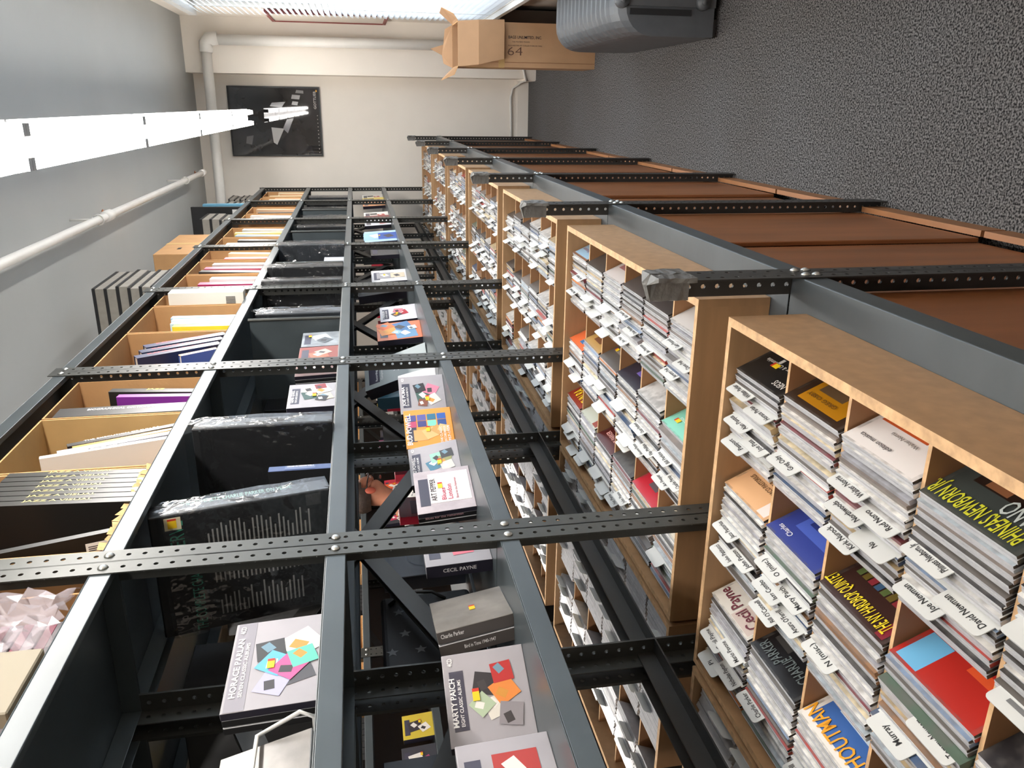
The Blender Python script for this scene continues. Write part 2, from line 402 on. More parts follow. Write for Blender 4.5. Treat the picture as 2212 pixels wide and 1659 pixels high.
# ------------------------------------------------------------------ upper shelving units
def shelf_mb(depth, length, lip=.034):
    mb = MB(); y0, y1 = .003, length-.003; x0, x1 = -.0025, -depth+.0025
    mb.box((x0, y0, -.002), (x1, y1, 0), SHELF)
    mb.box((x0, y0, -lip), (x0-.002, y1, -.002), SHELF).box((x1, y0, -lip), (x1+.002, y1, -.002), SHELF)
    mb.box((x0-.002, y0, -lip), (x0-.014, y1, -lip+.002), SHELF)
    mb.box((x0, y0, -lip), (x1, y0+.002, -.002), SHELF).box((x0, y1-.002, -lip), (x1, y1, -.002), SHELF)
    return mb
SHM = shelf_mb(XU-XUB, BAY).mesh('shelf')
def strap(a, b, wd, th, mt):
    """flat bar between two points in a plane x = const"""
    a, b = Vector(a), Vector(b); d = (b-a).normalized(); n = Vector((1,0,0)).cross(d)*wd/2
    mb = MB(); p = [a-n, b-n, b+n, a+n]; q = [v-Vector((th,0,0)) for v in p]
    mb.face(p, mt); mb.face(q[::-1], mt)
    for i in range(4): mb.face([p[i], q[i], q[(i+1) % 4], p[(i+1) % 4]], mt)
    return mb
def make_unit(pm=None, zf=ZB1):
    pm = pm or UPOST
    t = thing('shelving_unit', 'x', 'shelving unit', (0,0,0))
    D = XU-XUB
    for (x, sx) in ((0, 1), (-D, -1)):
        for (y, sy) in ((0, 1), (BAY, -1)):
            p = obj('post', pm, t, M=Matrix.Translation((x, y, zf)) @ mir(sx, sy))
            if sx > 0:
                for z in (Z0, Z1, Z2, Z3): obj('bolt', BOLTM, p, (0.0, .0187, z-zf))
    for z in (Z0, Z1, Z2, Z3): bevel(obj('shelf', SHM, t, (0, 0, z+.017)), .002, 2)
    strap((-D-.004, .009, 1.438), (-D-.004, BAY-.009, 1.877), .042, .003, DSTEEL).build('cross_brace', t)
    strap((-D-.009, BAY-.009, 1.438), (-D-.009, .009, 1.877), .042, .003, DSTEEL).build('cross_brace', t)
    MB().box((-D+.006, .0, 1.085), (-D+.003, BAY, 1.122), DSTEEL).box((-D+.003, 0, 1.085), (-D+.036, BAY, 1.088), DSTEEL).build('back_rail', t)
    return t
ulab = ['grey slotted-angle shelving unit nearest the camera, cut by the lower frame edge', 'grey slotted-angle shelving unit, second from the camera', 'grey slotted-angle shelving unit, third from the camera', 'grey slotted-angle shelving unit, fourth from the camera', 'grey slotted-angle shelving unit, fifth from the camera', 'grey slotted-angle shelving unit, sixth from the camera', 'grey slotted-angle shelving unit against the end wall']
u_ = make_unit(); UNITS = []
for k in range(NU):
    o = u_ if k == 0 else copy_tree(u_)
    o.location = (XU, ya(k), 0); tag(o, ulab[k], group='shelving units of the upper rack'); UNITS.append(o)
# partition plates on the middle shelf
def partition(k, y, x=0.):
    mb = MB().box((-.004, 0, 0), (-.30-x, .002, .31), SHELF).tube([(-.004, .001, 0), (-.004, .001, .315)], .006, STEEL, 8)
    o = mb.build('partition', UNITS[k], loc=(x, y-ya(k), Z2+.018)); return o
for k, y, x in ((1, 1.95, -.085), (2, 2.845, 0), (3, 3.93, 0), (4, 4.95, 0), (5, 6.0, 0)): partition(k, y, x)
# back-to-back rack facing the far aisle
XB2 = XUB-.030-(XU-XUB)
for k in range(NU):
    o = copy_tree(u_); o.matrix_basis = Matrix.Translation((XB2, ya(k)+BAY, 0)) @ Matrix.Rotation(PI, 4, 'Z')
    tag(o, ['slotted-angle unit facing the far aisle, back to back with the nearest unit', 'slotted-angle unit facing the far aisle, back to back with the second unit', 'slotted-angle unit facing the far aisle, back to back with the third unit', 'slotted-angle unit facing the far aisle, back to back with the fourth unit', 'slotted-angle unit facing the far aisle, back to back with the fifth unit', 'slotted-angle unit facing the far aisle, back to back with the sixth unit', 'slotted-angle unit facing the far aisle, back to back with the last unit'][k], 'shelving unit', 'shelving units facing the far aisle')
# second rack row across the far aisle
sec = []
f_ = make_unit(FPOST, 0)
for k in range(1, NU):
    o = f_ if k == 1 else copy_tree(f_)
    o.location = (XW2, ya(k), 0)
    tag(o, 'slotted-angle shelving unit of the far rack row, number %d along' % k, 'shelving unit', 'shelving units of the far rack row')
    o['label'] = ['', 'slotted-angle shelving unit of the rack row across the far aisle, nearest bay', 'slotted-angle shelving unit of the rack row across the far aisle, second bay', 'slotted-angle shelving unit of the rack row across the far aisle, third bay', 'slotted-angle shelving unit of the rack row across the far aisle, fourth bay', 'slotted-angle shelving unit of the rack row across the far aisle, fifth bay', 'slotted-angle shelving unit of the rack row across the far aisle, last bay'][k]
    sec.append(o)

# ------------------------------------------------------------------ bin tables
DEPTH = XL-XLB
def make_table():
    t = thing('bin_table', 'x', 'table')
    for (x, sx) in ((0, 1), (-DEPTH, -1)):
        for (y, sy) in ((0, 1), (BAY, -1)):
            p = obj('post', LPOST, t, M=Matrix.Translation((x, y, 0)) @ mir(sx, sy))
            for z in (.858, .878): obj('bolt', BOLTM, p, (0.0, .0187, z))
            tp = MB()
            N = 7
            prof = [(.004, .002), (.004, .040), (-.003, .041), (-.006, .009), (-.040, .008), (-.041, .002)]
            for i in range(N):
                z0 = 1.082+i*.0095; z1 = z0+.0095
                j = lambda: random.uniform(-.0012, .0012)
                a = [(x_+j(), y_+j(), z0) for x_, y_ in prof]
                if i == 0: prev = a
                nx = [(x_+j(), y_+j(), z1) for x_, y_ in prof]
                for q in range(6): tp.face([prev[q], prev[(q+1) % 6], nx[(q+1) % 6], nx[q]], TAPE)
                prev = nx
            c = (-.012, .012, 1.158)
            for q in range(6): tp.face([prev[q], prev[(q+1) % 6], c], TAPE)
            o = tp.build('tape_wrap', t); o.matrix_basis = Matrix.Translation((x, y, 0)) @ mir(sx, sy)
    d = MB().box((-.003, .003, ZB1-.003), (-DEPTH+.003, BAY-.003, ZB1), DECKM)
    bevel(d.build('deck', t), .001, 1)
    for x0, x1 in ((-.003, -.030), (-DEPTH+.003, -DEPTH+.030)):
        bevel(MB().box((x0, .003, ZB0), (x0+(.002 if x0 < -.5 else -.002), BAY-.003, ZB1-.003), SHELF).box((x0, .003, ZB0), (x1, BAY-.003, ZB0+.002), SHELF).build('beam', t), .0015, 2)
    for s_ in (0, 1):
        for side in (0, 1):
            off = .012*(1-s_)
            xa = -.036-off if side == 0 else -DEPTH+.036+off
            xb = xa-.012 if side == 0 else xa+.012
            bevel(MB().box((xa, .012+s_*(BAY/2-.006), .075), (xb, BAY/2+(.004 if s_ == 0 else BAY/2-.012), ZB0-.004), PANEL).build('wood_panel', t), .002, 1)
    for s_ in (0, 1):
        MB().box((-.018, .01+s_*BAY/2, 0), (-.034, BAY/2-.002+s_*(BAY/2-.008), .07), TOE).build('toe_board', t)
    return t
tb = make_table()
tlab = ['steel table under the nearest compact disc bin', 'steel table under the second compact disc bin', 'steel table under the third compact disc bin', 'steel table under the fourth compact disc bin', 'steel table under the fifth compact disc bin', 'steel table under the sixth compact disc bin', 'steel table under the last compact disc bin before the end wall']
for k in range(NU):
    o = tb if k == 0 else copy_tree(tb)
    o.location = (XL, ya(k), 0); tag(o, tlab[k]+', with taped posts and wood panels' if k < 3 else tlab[k], group='bin tables along the aisle')

# ------------------------------------------------------------------ plywood bins
XBF, XBB, ZRIM, ZBB = -.32, -.995, 1.032, ZB1+.001
HB = .472; NCOL = 6; NROW = 3; TB = .012
ROWP = (XBF-TB - (XBB+TB))/NROW
COLP = (2*HB-2*TB)/NCOL
def make_bin():
    """front face at local x=0, aisle towards +x, centred on y"""
    t = thing('disc_bin', 'x', 'bin'); L = XBF-XBB
    MB().box((0, -HB, ZBB), (-TB*1.2, HB, ZRIM), PLY, top=PLYE).build('front_panel', t)
    MB().box((-L, -HB, ZBB), (-L+TB, HB, ZRIM), PLY, top=PLYE).build('back_panel', t)
    em = MB().box((-TB*1.2, -TB/2, ZBB), (-L+TB, TB/2, ZRIM), PLY, top=PLYE).mesh('end_panel')
    for s in (-1, 1): obj('end_panel', em, t, (0, s*(HB-TB/2), 0))
    MB().box((-TB, -HB+TB, ZBB), (-L+TB, HB-TB, ZBB+.006), HARD).build('floor_panel', t)
    dm = MB().box((-TB*1.2, -.003, ZBB+.006), (-L+TB, .003, ZRIM-.022), HARD, top=PLYE).mesh('divider')
    for c in range(1, NCOL): obj('divider', dm, t, (0, -HB+TB+c*COLP, 0))
    cm = MB().box((.0025, -HB+TB, ZBB+.006), (-.0025, HB-TB, ZRIM-.05), HARD, top=PLYE).mesh('cross_divider')
    for r in range(1, NROW): obj('cross_divider', cm, t, (-TB-r*ROWP, 0, 0))
    return t
bn = make_bin()
blab = ['birch plywood compact disc bin nearest the camera', 'birch plywood compact disc bin, second from the camera', 'birch plywood compact disc bin, third from the camera', 'birch plywood compact disc bin, fourth from the camera', 'birch plywood compact disc bin, fifth from the camera', 'birch plywood compact disc bin, sixth from the camera', 'birch plywood compact disc bin farthest away, by the end wall']
blab2 = ['plywood disc bin facing the far aisle, first behind the rack', 'plywood disc bin facing the far aisle, second behind the rack', 'plywood disc bin facing the far aisle, third behind the rack', 'plywood disc bin facing the far aisle, fourth behind the rack', 'plywood disc bin facing the far aisle, fifth behind the rack', 'plywood disc bin facing the far aisle, sixth behind the rack', 'plywood disc bin facing the far aisle, last behind the rack']
for k in range(NU):
    o = bn if k == 0 else copy_tree(bn)
    yc = ya(k)+BAY/2-.002
    o.location = (XBF, yc, 0); tag(o, blab[k], group='disc bins along the aisle')
    o = copy_tree(bn); o.matrix_basis = Matrix.Translation((2*XBB-.012-XBF, yc, 0)) @ Matrix.Rotation(PI, 4, 'Z')
    tag(o, blab2[k], group='disc bins facing the far aisle')

# ------------------------------------------------------------------ compact discs and divider cards
CW, CH, CT = .142, .1245, .0104
def cd_mesh(kind):
    mb = MB(); y0, y1 = -CW/2, CW/2
    if kind == 'jewel':
        mb.box((0, y0, 0), (.0052, y1, CH), PLAST, near=SPINE_O)
        mb.box((.0054, y0+.0015, .001), (.0066, y1-.0015, CH-.0028), SPINE_O)
        mb.box((.0068, y0, 0), (CT, y1, CH-.0006), PLAST, front=COVER_O, near=TRAY)
    elif kind == 'sleeve':
        mb.box((0, y0+.002, 0), (.0065, y1-.002, CH+.001), COVER_O, top=COVER_O)
    else:
        mb.box((0, y0, 0), (.011, y1, CH), PLAST, near=SPINE_O); mb.box((.0115, y0+.001, .001), (.013, y1-.001, CH-.003), SPINE_O)
        mb.box((.0135, y0, 0), (.0235, y1, CH), PLAST, front=COVER_O, near=SPINE_O)
    return mb.mesh('disc_case')
CDM = {k: cd_mesh(k) for k in ('jewel', 'sleeve', 'fat')}
CDT = {'jewel': CT, 'sleeve': .0065, 'fat': .0235}
PAL = ['#d8d6d2', '#c9c7c4', '#e3e0da', '#5d5752', '#3a3735', '#7b7069', '#8f6a4c', '#a33b33', '#3f5474', '#7d8fa8', '#b9a27c', '#4f6152', '#9a9aa0', '#2c2a2c', '#c77a3c', '#70343a', '#aab4bb', '#d9c9a8']
PALW = [5, 5, 5, 4, 4, 3, 2, 1.5, 1.5, 1.5, 2, 1, 4, 4, .7, 1, 3, 2]
LEAN = math.radians(25)
def tab_mesh(side, seed):
    """card with a rounded tab standing out above its top edge; side -1 = nearer end, +1 = farther end"""
    wd, h = .139, .128; tw, th_ = .068, .022; r = .006
    a, b_ = (-wd/2+.004, -wd/2+.004+tw) if side < 0 else (wd/2-.004-tw, wd/2-.004)
    if side == 0: a, b_ = -tw/2, tw/2
    arc = lambda cx, cz, t0, t1: [(cx+r*math.cos(t0+(t1-t0)*i/3), cz+r*math.sin(t0+(t1-t0)*i/3)) for i in range(4)]
    poly = [(-wd/2, 0), (wd/2, 0), (wd/2, h), (b_, h)] + arc(b_-r, h+th_-r, 0, PI/2) + arc(a+r, h+th_-r, PI/2, PI) + [(a, h), (-wd/2, h)]
    P = []
    for q in poly:
        if not P or (abs(q[0]-P[-1][0])+abs(q[1]-P[-1][1])) > 1e-5: P.append(q)
    if abs(P[-1][0]-P[0][0]) < 1e-6 and abs(P[-1][1]-P[0][1]) < 1e-6: P.pop()
    return MB().prism(P, 0, .0012, TABM, FACE_X), (a+b_)/2, h+.0045
TABS = {}
for sd in (-1, 0, 1):
    mb, cy, cz = tab_mesh(sd, 0); TABS[sd] = (mb.mesh('divider_card'), cy, cz, mb)

def project(p):
    d = Vector(p)-Vector((0, 0, CZ)); z = d.dot(fw)
    if z < .05: return None
    return 1106-FPX*d.dot(uu)/z, 829.5-FPX*d.dot(rr)/z, z
NAMES = {(0,0,0): ['Passport', 'Joe Pass', 'Alan Pasqua', 'Horace Parlan', 'William Parker'], (0,1,0): ['Greg Osby'],
 (0,2,0): ['Kirk Nurock', 'No', 'Northwoods', 'Red Norvo', 'Walter Norris'], (0,3,0): ['Joe Newman', 'David Newman', 'Phineas Newborn, Jr'],
 (0,0,1): ['John Patitucci', 'John Patton', 'Jaco Pastorius'], (0,1,1): ["Bill O'Connell", "Arturo O'Farrill", 'Jazz Combo', 'Marty Paich', 'O (misc.)'],
 (0,2,1): ['N (misc.)'], (0,3,1): ['Murray', 'Tommy Newsom'], (0,0,2): ['Pi', 'Nicholas Payton', 'Cecil Payne', 'Mario Pavone'], (0,1,2): ['Charlie Parker'], (0,2,2): ["Chico O'Farrill"],
 (1,3,0): ['Joe Pass', 'Duke Pearson', 'Gary Peacock'], (1,4,0): ['Jim Peterson'], (1,5,0): ['Jeremy Pelt', 'Dave Pell', 'Gary Peacock'], (1,5,1): ['Art Pepper', 'Charlie Persip', 'Bill Perkins'], (1,4,1): ['Houston Person', 'Flip Phillips', 'Oscar Pettiford'],
 (1,4,2): ['Oscar Peterson'], (1,3,2): ['Nat Pierce', 'John Pisano'], (1,0,0): ['Mel Powell', 'Jim Pepper']}
# exposed covers: base colour, patches (y0,y1,z0,z1 as fractions, colour), lettering (text, y, z, height, colour, width), price label (y,z)
COV = {
 (0,0,0): ('black disc cover with white script lettering, front left of the nearest bin', '#1f1e1e', [(.62,.68,.50,.60,'#cfcac2')], [('NEOS', .06, .84, .012, '#d8d4ce', .03), ('Parker & CI Ensemble', .22, .60, .008, '#cfcac2', .085)], (.55, .62)),
 (0,1,0): ('disc cover with dark brown border and mustard centre, nearest bin', '#33241a', [(.10,.90,.08,.94,'#a9720f'), (.34,.80,.05,.70,'#5a4630'), (.42,.72,.05,.55,'#c9bfa4')], [('GREG OSBY', .30, .78, .007, '#5b3c10', .07)], None),
 (0,2,0): ('white disc cover with orange painted corner, nearest bin', '#ece7e4', [(.30,.98,.02,.58,'#c4572a'), (.16,.34,.02,.40,'#8a7a66')], [('Walter Norris', .30, .66, .006, '#77706a', .05), ('edition musica', .45, .86, .007, '#3a3838', .06)], (.68, .40)),
 (0,3,0): ('dark disc cover with big yellow-green capitals, nearest bin', '#3d4240', [(.30,.86,.12,.62,'#2a1c16'), (.50,.74,.30,.60,'#8a5a3c')], [('PHINEAS NEWBORN JR.', .04, .80, .022, '#c9c92e', .13), ('PIANO', .04, .58, .024, '#c8d0cc', .05)], (.78, .30)),
 (0,0,1): ('peach disc cover with red band at the foot, nearest bin', '#e0b184', [(.0,.20,.0,1.,'#b6202c'), (.0,.2,.7,1.,'#e9ddd6')], [('JACO PASTORIUS', .30, .62, .009, '#4d3413', .075), ('BIG BAND', .38, .50, .009, '#4d3413', .045)], None),
 (0,1,1): ('deep blue painted disc cover, nearest bin', '#33408a', [(.1,.8,.15,.75,'#4a5fb4'), (.3,.7,.3,.6,'#2a3474')], [('Charles', .66, .86, .009, '#e7e7ef', .035)], None),
 (0,2,1): ('dark red disc cover with yellow capitals and grid, nearest bin', '#3a2420', [(.0,.12,0,1,'#7e2430')]+[(.16+.1*i,.24+.1*i,.25+.2*j,.42+.2*j,['#5a6a3c','#3c5a78','#8a3038','#6a5a28'][(i+j) % 4]) for i in range(8) for j in range(2)], [('THE NY HARDBOP QUINTET', .05, .80, .019, '#e8d022', .13)], None),
 (0,3,1): ('red and black disc cover with blue corner, nearest bin', '#b02a22', [(.72,1.,.55,1.,'#6fb4dc'), (.0,.6,.0,.45,'#43202a'), (.2,.5,.5,.62,'#d8552c'), (.1,.3,.2,.34,'#d43022'), (.45,.7,.12,.3,'#c92c20')], [], None),
 (0,0,2): ('pale disc cover with tall maroon and olive capitals, nearest bin', '#d8d3ca', [(.0,.5,.6,1.,'#c9b9b0')], [('Cecil Payne', .06, .76, .022, '#6a2838', .12)], None),
 (0,1,2): ('black disc cover with grey outlined capitals and a circle, nearest bin', '#181719', [(.62,.95,.2,.7,'#3a3836')], [('CHARLIE', .10, .70, .018, '#5d6666', .06), ('PARKER', .55, .80, .018, '#5d6666', .055)], None),
 (0,2,2): ('white disc cover with blue panel and orange capitals, nearest bin', '#e8e2da', [(.04,.96,.05,.93,'#3d66a8'), (.1,.8,.1,.6,'#c9d6e2'), (.2,.5,.12,.5,'#3a2420')], [('HOUTMAN', .10, .76, .024, '#f0a41e', .12)], (.12, .45)),
 (1,0,0): ('disc cover with pale blue band over brown, second bin', '#8a5f48', [(0,1,.55,.98,'#9cc0d8')], [('Mallinson', .2, .72, .012, '#8a4a5c', .09)], None),
 (1,1,0): ('dark grey disc cover with a looping line, second bin', '#4a4440', [(.25,.7,.35,.45,'#a39a8c'), (.2,.6,.5,.53,'#a39a8c')], [], (.62, .20)),
 (1,3,0): ('dark grey plain disc cover beside the taped post, second bin', '#4d4846', [(.3,.7,.45,.6,'#6a6562')], [], None),
 (1,2,0): ('pale disc cover with a reddish picture, second bin', '#cfc9c6', [(.45,.9,.2,.7,'#a06a6c')], [], None),
 (1,4,0): ('charcoal disc cover half behind the taped post, second bin', '#413d3c', [(.4,.7,.3,.5,'#6a6664')], [], None),
 (1,5,0): ('grey white disc cover with a dark photograph, second bin', '#cfccc9', [(.0,.6,.1,.6,'#4a443e')], [], None),
 (1,0,1): ('orange disc cover with a blue figure, second bin', '#dd6a3a', [(.3,.55,.2,.9,'#3a6ea4'), (.5,.8,.45,.65,'#3a6ea4'), (.7,.95,.1,.3,'#e8b43a')], [], None),
 (1,1,1): ('tan disc cover with a dark bird shape, second bin', '#b08a4c', [(.35,.8,.5,.85,'#6a4022')], [], None),
 (1,2,1): ('dark grey disc cover with a white label, second bin', '#55504c', [(.5,.9,.3,.7,'#8a8078')], [], (.8, .6)),
 (1,3,1): ('black disc cover with violet brush strokes, second bin', '#2a2733', [(.2,.6,.5,.75,'#6a5aa4'), (.4,.85,.3,.5,'#7a6ab4'), (.1,.25,.2,.5,'#d6d2da')], [], (.3, .4)),
 (1,5,1): ('mint green disc cover with a grey photograph, second bin', '#86cdb8', [(.2,.75,.15,.6,'#c4c2bc'), (.3,.6,.2,.5,'#6f6d6a')], [('Spontaneous', .2, .72, .010, '#d9efe6', .08)], (.72, .78)),
 (1,0,2): ('dark red and orange disc cover with yellow capitals, second bin', '#8a2c1c', [(.1,.6,.1,.6,'#c9742a')], [('SUN RA', .14, .62, .034, '#f0d22a', .10)], None),
 (1,1,2): ('pale grey green disc cover with a red strip, second bin', '#b8bcae', [(.0,.25,.0,1.,'#8a3a2c'), (.4,.6,.4,.6,'#ece8e0')], [], (.45, .62)),
 (1,2,2): ('dark red disc cover with pink capitals, second bin', '#4a1616', [(.0,.5,.0,.5,'#7e2a22')], [('TONY PARKER', .1, .70, .014, '#e0a8a0', .10), ('STEEL CITY', .2, .52, .012, '#e0a8a0', .08)], None),
 (1,4,2): ('crimson disc cover with a grey figure and white label, second bin', '#b42434', [(.35,.7,.3,.8,'#5a5054'), (.05,.3,.25,.5,'#e2dcd4'), (.7,.95,.3,.6,'#d8402a')], [], None),
 (1,5,2): ('cream disc cover with a coloured butterfly drawing, second bin', '#cfc8b8', [(.2,.5,.3,.8,'#d89a3c'), (.45,.7,.2,.6,'#b4566a'), (.55,.8,.5,.85,'#3c3832')], [], None),
}
ART = {}
def price_label(mb, y, z, x, s=1):
    mb.box((x, y, z), (x+.0006, y+.014*s, z+.010*s), YEL); mb.box((x, y+.014*s, z), (x+.0006, y+.019*s, z+.010*s), REDL)
def add_art(o, key, x):
    lab, base, patches, texts, stick = COV[key]
    mb = MB()
    mb.face([(x+.0001, -CW/2+.006, .003), (x+.0001, CW/2-.006, .003), (x+.0001, CW/2-.006, CH-.004), (x+.0001, -CW/2+.006, CH-.004)], plain(base, .3))
    Wd, Hh, oy, oz = CW-.014, CH-.009, -CW/2+.007, .004
    for i, (a, b_, c, d, col) in enumerate(patches):
        xx = x+.0002+.00005*i
        mb.face([(xx, oy+a*Wd, oz+c*Hh), (xx, oy+b_*Wd, oz+c*Hh), (xx, oy+b_*Wd, oz+d*Hh), (xx, oy+a*Wd, oz+d*Hh)], plain(col, .35))
    if stick: price_label(mb, oy+stick[0]*Wd, oz+stick[1]*Hh, x+.0012)
    mb.build('cover_art', o)
    for (s, y, z, h, col, fit) in texts:
        lettering(o, s, on_cover(oy+y*Wd, oz+z*Hh, x+.0016), h, plain(col, .5), fit)
rnd = random.Random(5)
CELLS = []          # every disc and card in every bin: (kind, matrix, colour, key, z-distance, name/side)
def col_y(k, c): return ya(k)+BAY/2-.002 + HB-TB-(c+.5)*COLP     # column 0 is the farthest from the camera
for side in (0, 1):
    for k in range(NU):
        for c in range(NCOL):
            for r in range(NROW):
                key = (k, c, r) if side == 0 else None
                yc = col_y(k, c)
                xf = XBF-TB*1.2-.0 - r*ROWP; xb = (XBF-TB-(r+1)*ROWP)+.004          # cell front and back
                depth = xf-xb
                fill = rnd.uniform(.62, .80) if rnd.random() > .12 else rnd.uniform(.3, .5)
                if key in COV: fill = .74
                if key == (1, 0, 1): fill = .55
                foot = CH*math.sin(LEAN)
                n_run = depth-foot-.004
                x = xb+.002+foot; stop = x + n_run*fill/.8
                nm = list(NAMES.get(key, [])) if key else []
                ntab = len(nm) if nm else rnd.choice([1, 2, 2, 3, 3])
                slots = sorted(rnd.sample(range(1, 9), min(ntab, 8))) if not nm else [1+int(9*(j_+1)/(ntab+1)) for j_ in range(ntab)]; i = 0; q = 0
                while x < stop:
                    kd = 'jewel' if rnd.random() < .86 else ('sleeve' if rnd.random() < .75 else 'fat')
                    if x+CDT[kd]/math.cos(LEAN) >= stop: kd = 'jewel'
                    dz = rnd.uniform(-.0, .002); jy = rnd.uniform(-.002, .002); jl = rnd.uniform(-.02, .02)
                    colr = srgb(rnd.choices(PAL, PALW)[0])
                    last = x+CDT[kd]/math.cos(LEAN)*1.02 >= stop
                    CELLS.append(('cd', kd, side, (x, yc+jy, ZBB+.007+dz), LEAN+jl, colr, key if last else None, (k, c, r), i))
                    x += CDT[kd]/math.cos(LEAN)*1.03; i += 1
                    if i in slots and not last:
                        CELLS.append(('tab', nm[q] if q < len(nm) else None, side, (x, yc+rnd.uniform(-.002, .002), ZBB+.007), LEAN, rnd.choice([-1, -1, 1, 1, 0]) if not nm else [1, -1][q % 2], None, (k, c, r), i)); q += 1
                        x += .0019
def cell_matrix(side, p, lean):
    x, y, z = p
    if side == 0: return Matrix.Translation((x, y, z)) @ Matrix.Rotation(-lean, 4, 'Y')
    return Matrix.Translation((2*XBB-.012-x, y, z)) @ Matrix.Rotation(PI, 4, 'Z') @ Matrix.Rotation(-lean, 4, 'Y')
cand = {'cd': [], 'tab': []}
for i, e_ in enumerate(CELLS):
    q = project((e_[3][0] if e_[2] == 0 else 2*XBB-.012-e_[3][0], e_[3][1], e_[3][2]+.11))
    if not q or not (-40 < q[0] < 2252 and -40 < q[1] < 1700): continue
    d = q[2] + (8 if e_[2] else 0)
    if e_[6]: d -= 3
    cand[e_[0]].append((d, i))
pick = {k_: set(i for d, i in sorted(v)[:(300 if k_ == 'cd' else 170)]) for k_, v in cand.items()}
NTH = ['first', 'second', 'third', 'fourth', 'fifth', 'sixth', 'seventh', 'eighth', 'ninth', 'tenth', 'eleventh', 'twelfth', 'thirteenth', 'fourteenth', 'fifteenth', 'sixteenth', 'seventeenth', 'eighteenth', 'nineteenth', 'twentieth']
CARDN = ['zero', 'one', 'two', 'three', 'four', 'five', 'six', 'seven', 'eight', 'nine', 'ten', 'eleven', 'twelve', 'thirteen', 'fourteen', 'fifteen', 'sixteen', 'seventeen', 'eighteen']
ordi = ['first', 'second', 'third', 'fourth', 'fifth', 'sixth']; rown = ['front', 'middle', 'back']
binn = ['nearest', 'second', 'third', 'fourth', 'fifth', 'sixth', 'last']
stuff_cd, stuff_tab, stuff_ink = MB(), MB(), MB(); stuff_cols = []
ALLT = {}
for i, e_ in enumerate(CELLS):
    typ, kd, side, pos, lean, colr, key, cell, idx = e_
    M = cell_matrix(side, pos, lean); k, c, r = cell
    if i in pick[typ]:
        if typ == 'cd':
            o = obj('compact_disc', CDM[kd], None, M=M); o.color = colr
            if key in COV:
                o.color = srgb(COV[key][1]); add_art(o, key, CDT[kd]); tag(o, COV[key][0], 'compact disc')
            else:
                tag(o, 'cased disc, %s bin, %s column, %s row, %s from the back' % (binn[k], ordi[c], rown[r], NTH[idx]), 'compact disc', 'discs filed in the %s bin' % binn[k])
        else:
            me, cy, cz, _ = TABS[colr]
            o = obj('divider_card', me, None, M=M)
            tag(o, 'white name-tab card, %s bin, %s column, %s row, %s %s discs' % (binn[k], ordi[c], rown[r], ['after', 'behind'][0], CARDN[idx]), 'divider card', 'divider cards in the %s bin' % binn[k])
            if kd: lettering(o, kd, Matrix.Translation((.0016, cy, cz)) @ FACE_X, .0085, INK, min(.056, .0052*len(kd)), .012, 'CENTER')
    elif typ == 'cd':
        th = CDT[kd]; b0 = len(stuff_cd.f)
        stuff_cd.box((0, -CW/2, 0), (th*.52, CW/2, CH), PLAST, M, near=TRAY)
        stuff_cd.box((th*.62, -CW/2, 0), (th, CW/2, CH-.0006), PLAST, M, front=COVER_A, near=COVER_A)
        stuff_cols += [colr]*(len(stuff_cd.f)-b0)
    else:
        _, cy, cz, mb = TABS[colr]
        n = len(stuff_tab.v); stuff_tab.v += [tuple(M @ Vector(v)) for v in mb.v]
        stuff_tab.f += [tuple(n+a for a in f_i) for f_i in mb.f]; stuff_tab.mi += [stuff_tab.m(TABM)]*len(mb.f)
        wd_ = rnd.uniform(.012, .022)
        stuff_tab.box((.0015, cy-wd_, cz+.001), (.0017, cy+wd_, cz+.006), TXT, M)
if stuff_cd.f:
    me = stuff_cd.mesh('compact_discs'); ca = me.color_attributes.new('print', 'FLOAT_COLOR', 'CORNER')
    buf = []
    for p_, cc in zip(me.polygons, stuff_cols): buf += list(cc)*p_.loop_total
    ca.data.foreach_set('color', buf)
    tag(obj('compact_discs', me), 'mass of cased compact discs filling the farther bins', 'compact discs', kind='stuff')
    tag(stuff_tab.build('divider_cards'), 'many small white divider cards standing among the farther discs', 'divider cards', kind='stuff')

# ------------------------------------------------------------------ things on the shelves
ZS3, ZS2, ZS1, ZS0 = Z3+.0172, Z2+.0172, Z1+.0172, Z0+.0172
def stand(near, far, z, lean=0.):
    """matrix: local y runs from near to far foot of the cover, +x looks out to the aisle, z up; lean tips the top backwards"""
    dx, dy = far[0]-near[0], far[1]-near[1]
    return Matrix.Translation((near[0], near[1], z)) @ Matrix.Rotation(math.atan2(-dx, dy), 4, 'Z') @ Matrix.Rotation(-lean, 4, 'Y')
def quad(mb, x, cy, cz, w_, h_, rot, mt):
    c_, s_ = math.cos(rot), math.sin(rot)
    mb.face([(x, cy+a*c_-b_*s_, cz+a*s_+b_*c_) for a, b_ in ((-w_/2,-h_/2), (w_/2,-h_/2), (w_/2,h_/2), (-w_/2,h_/2))], mt)
BOXW = mat('silver_grey_card', '#a09ca0', .3, var=.10, vscale=9); BAND = plain('#3f3d4c', .3); BANDG = plain('#8a868d', .3)
SPN = plain('#2a2833', .3)
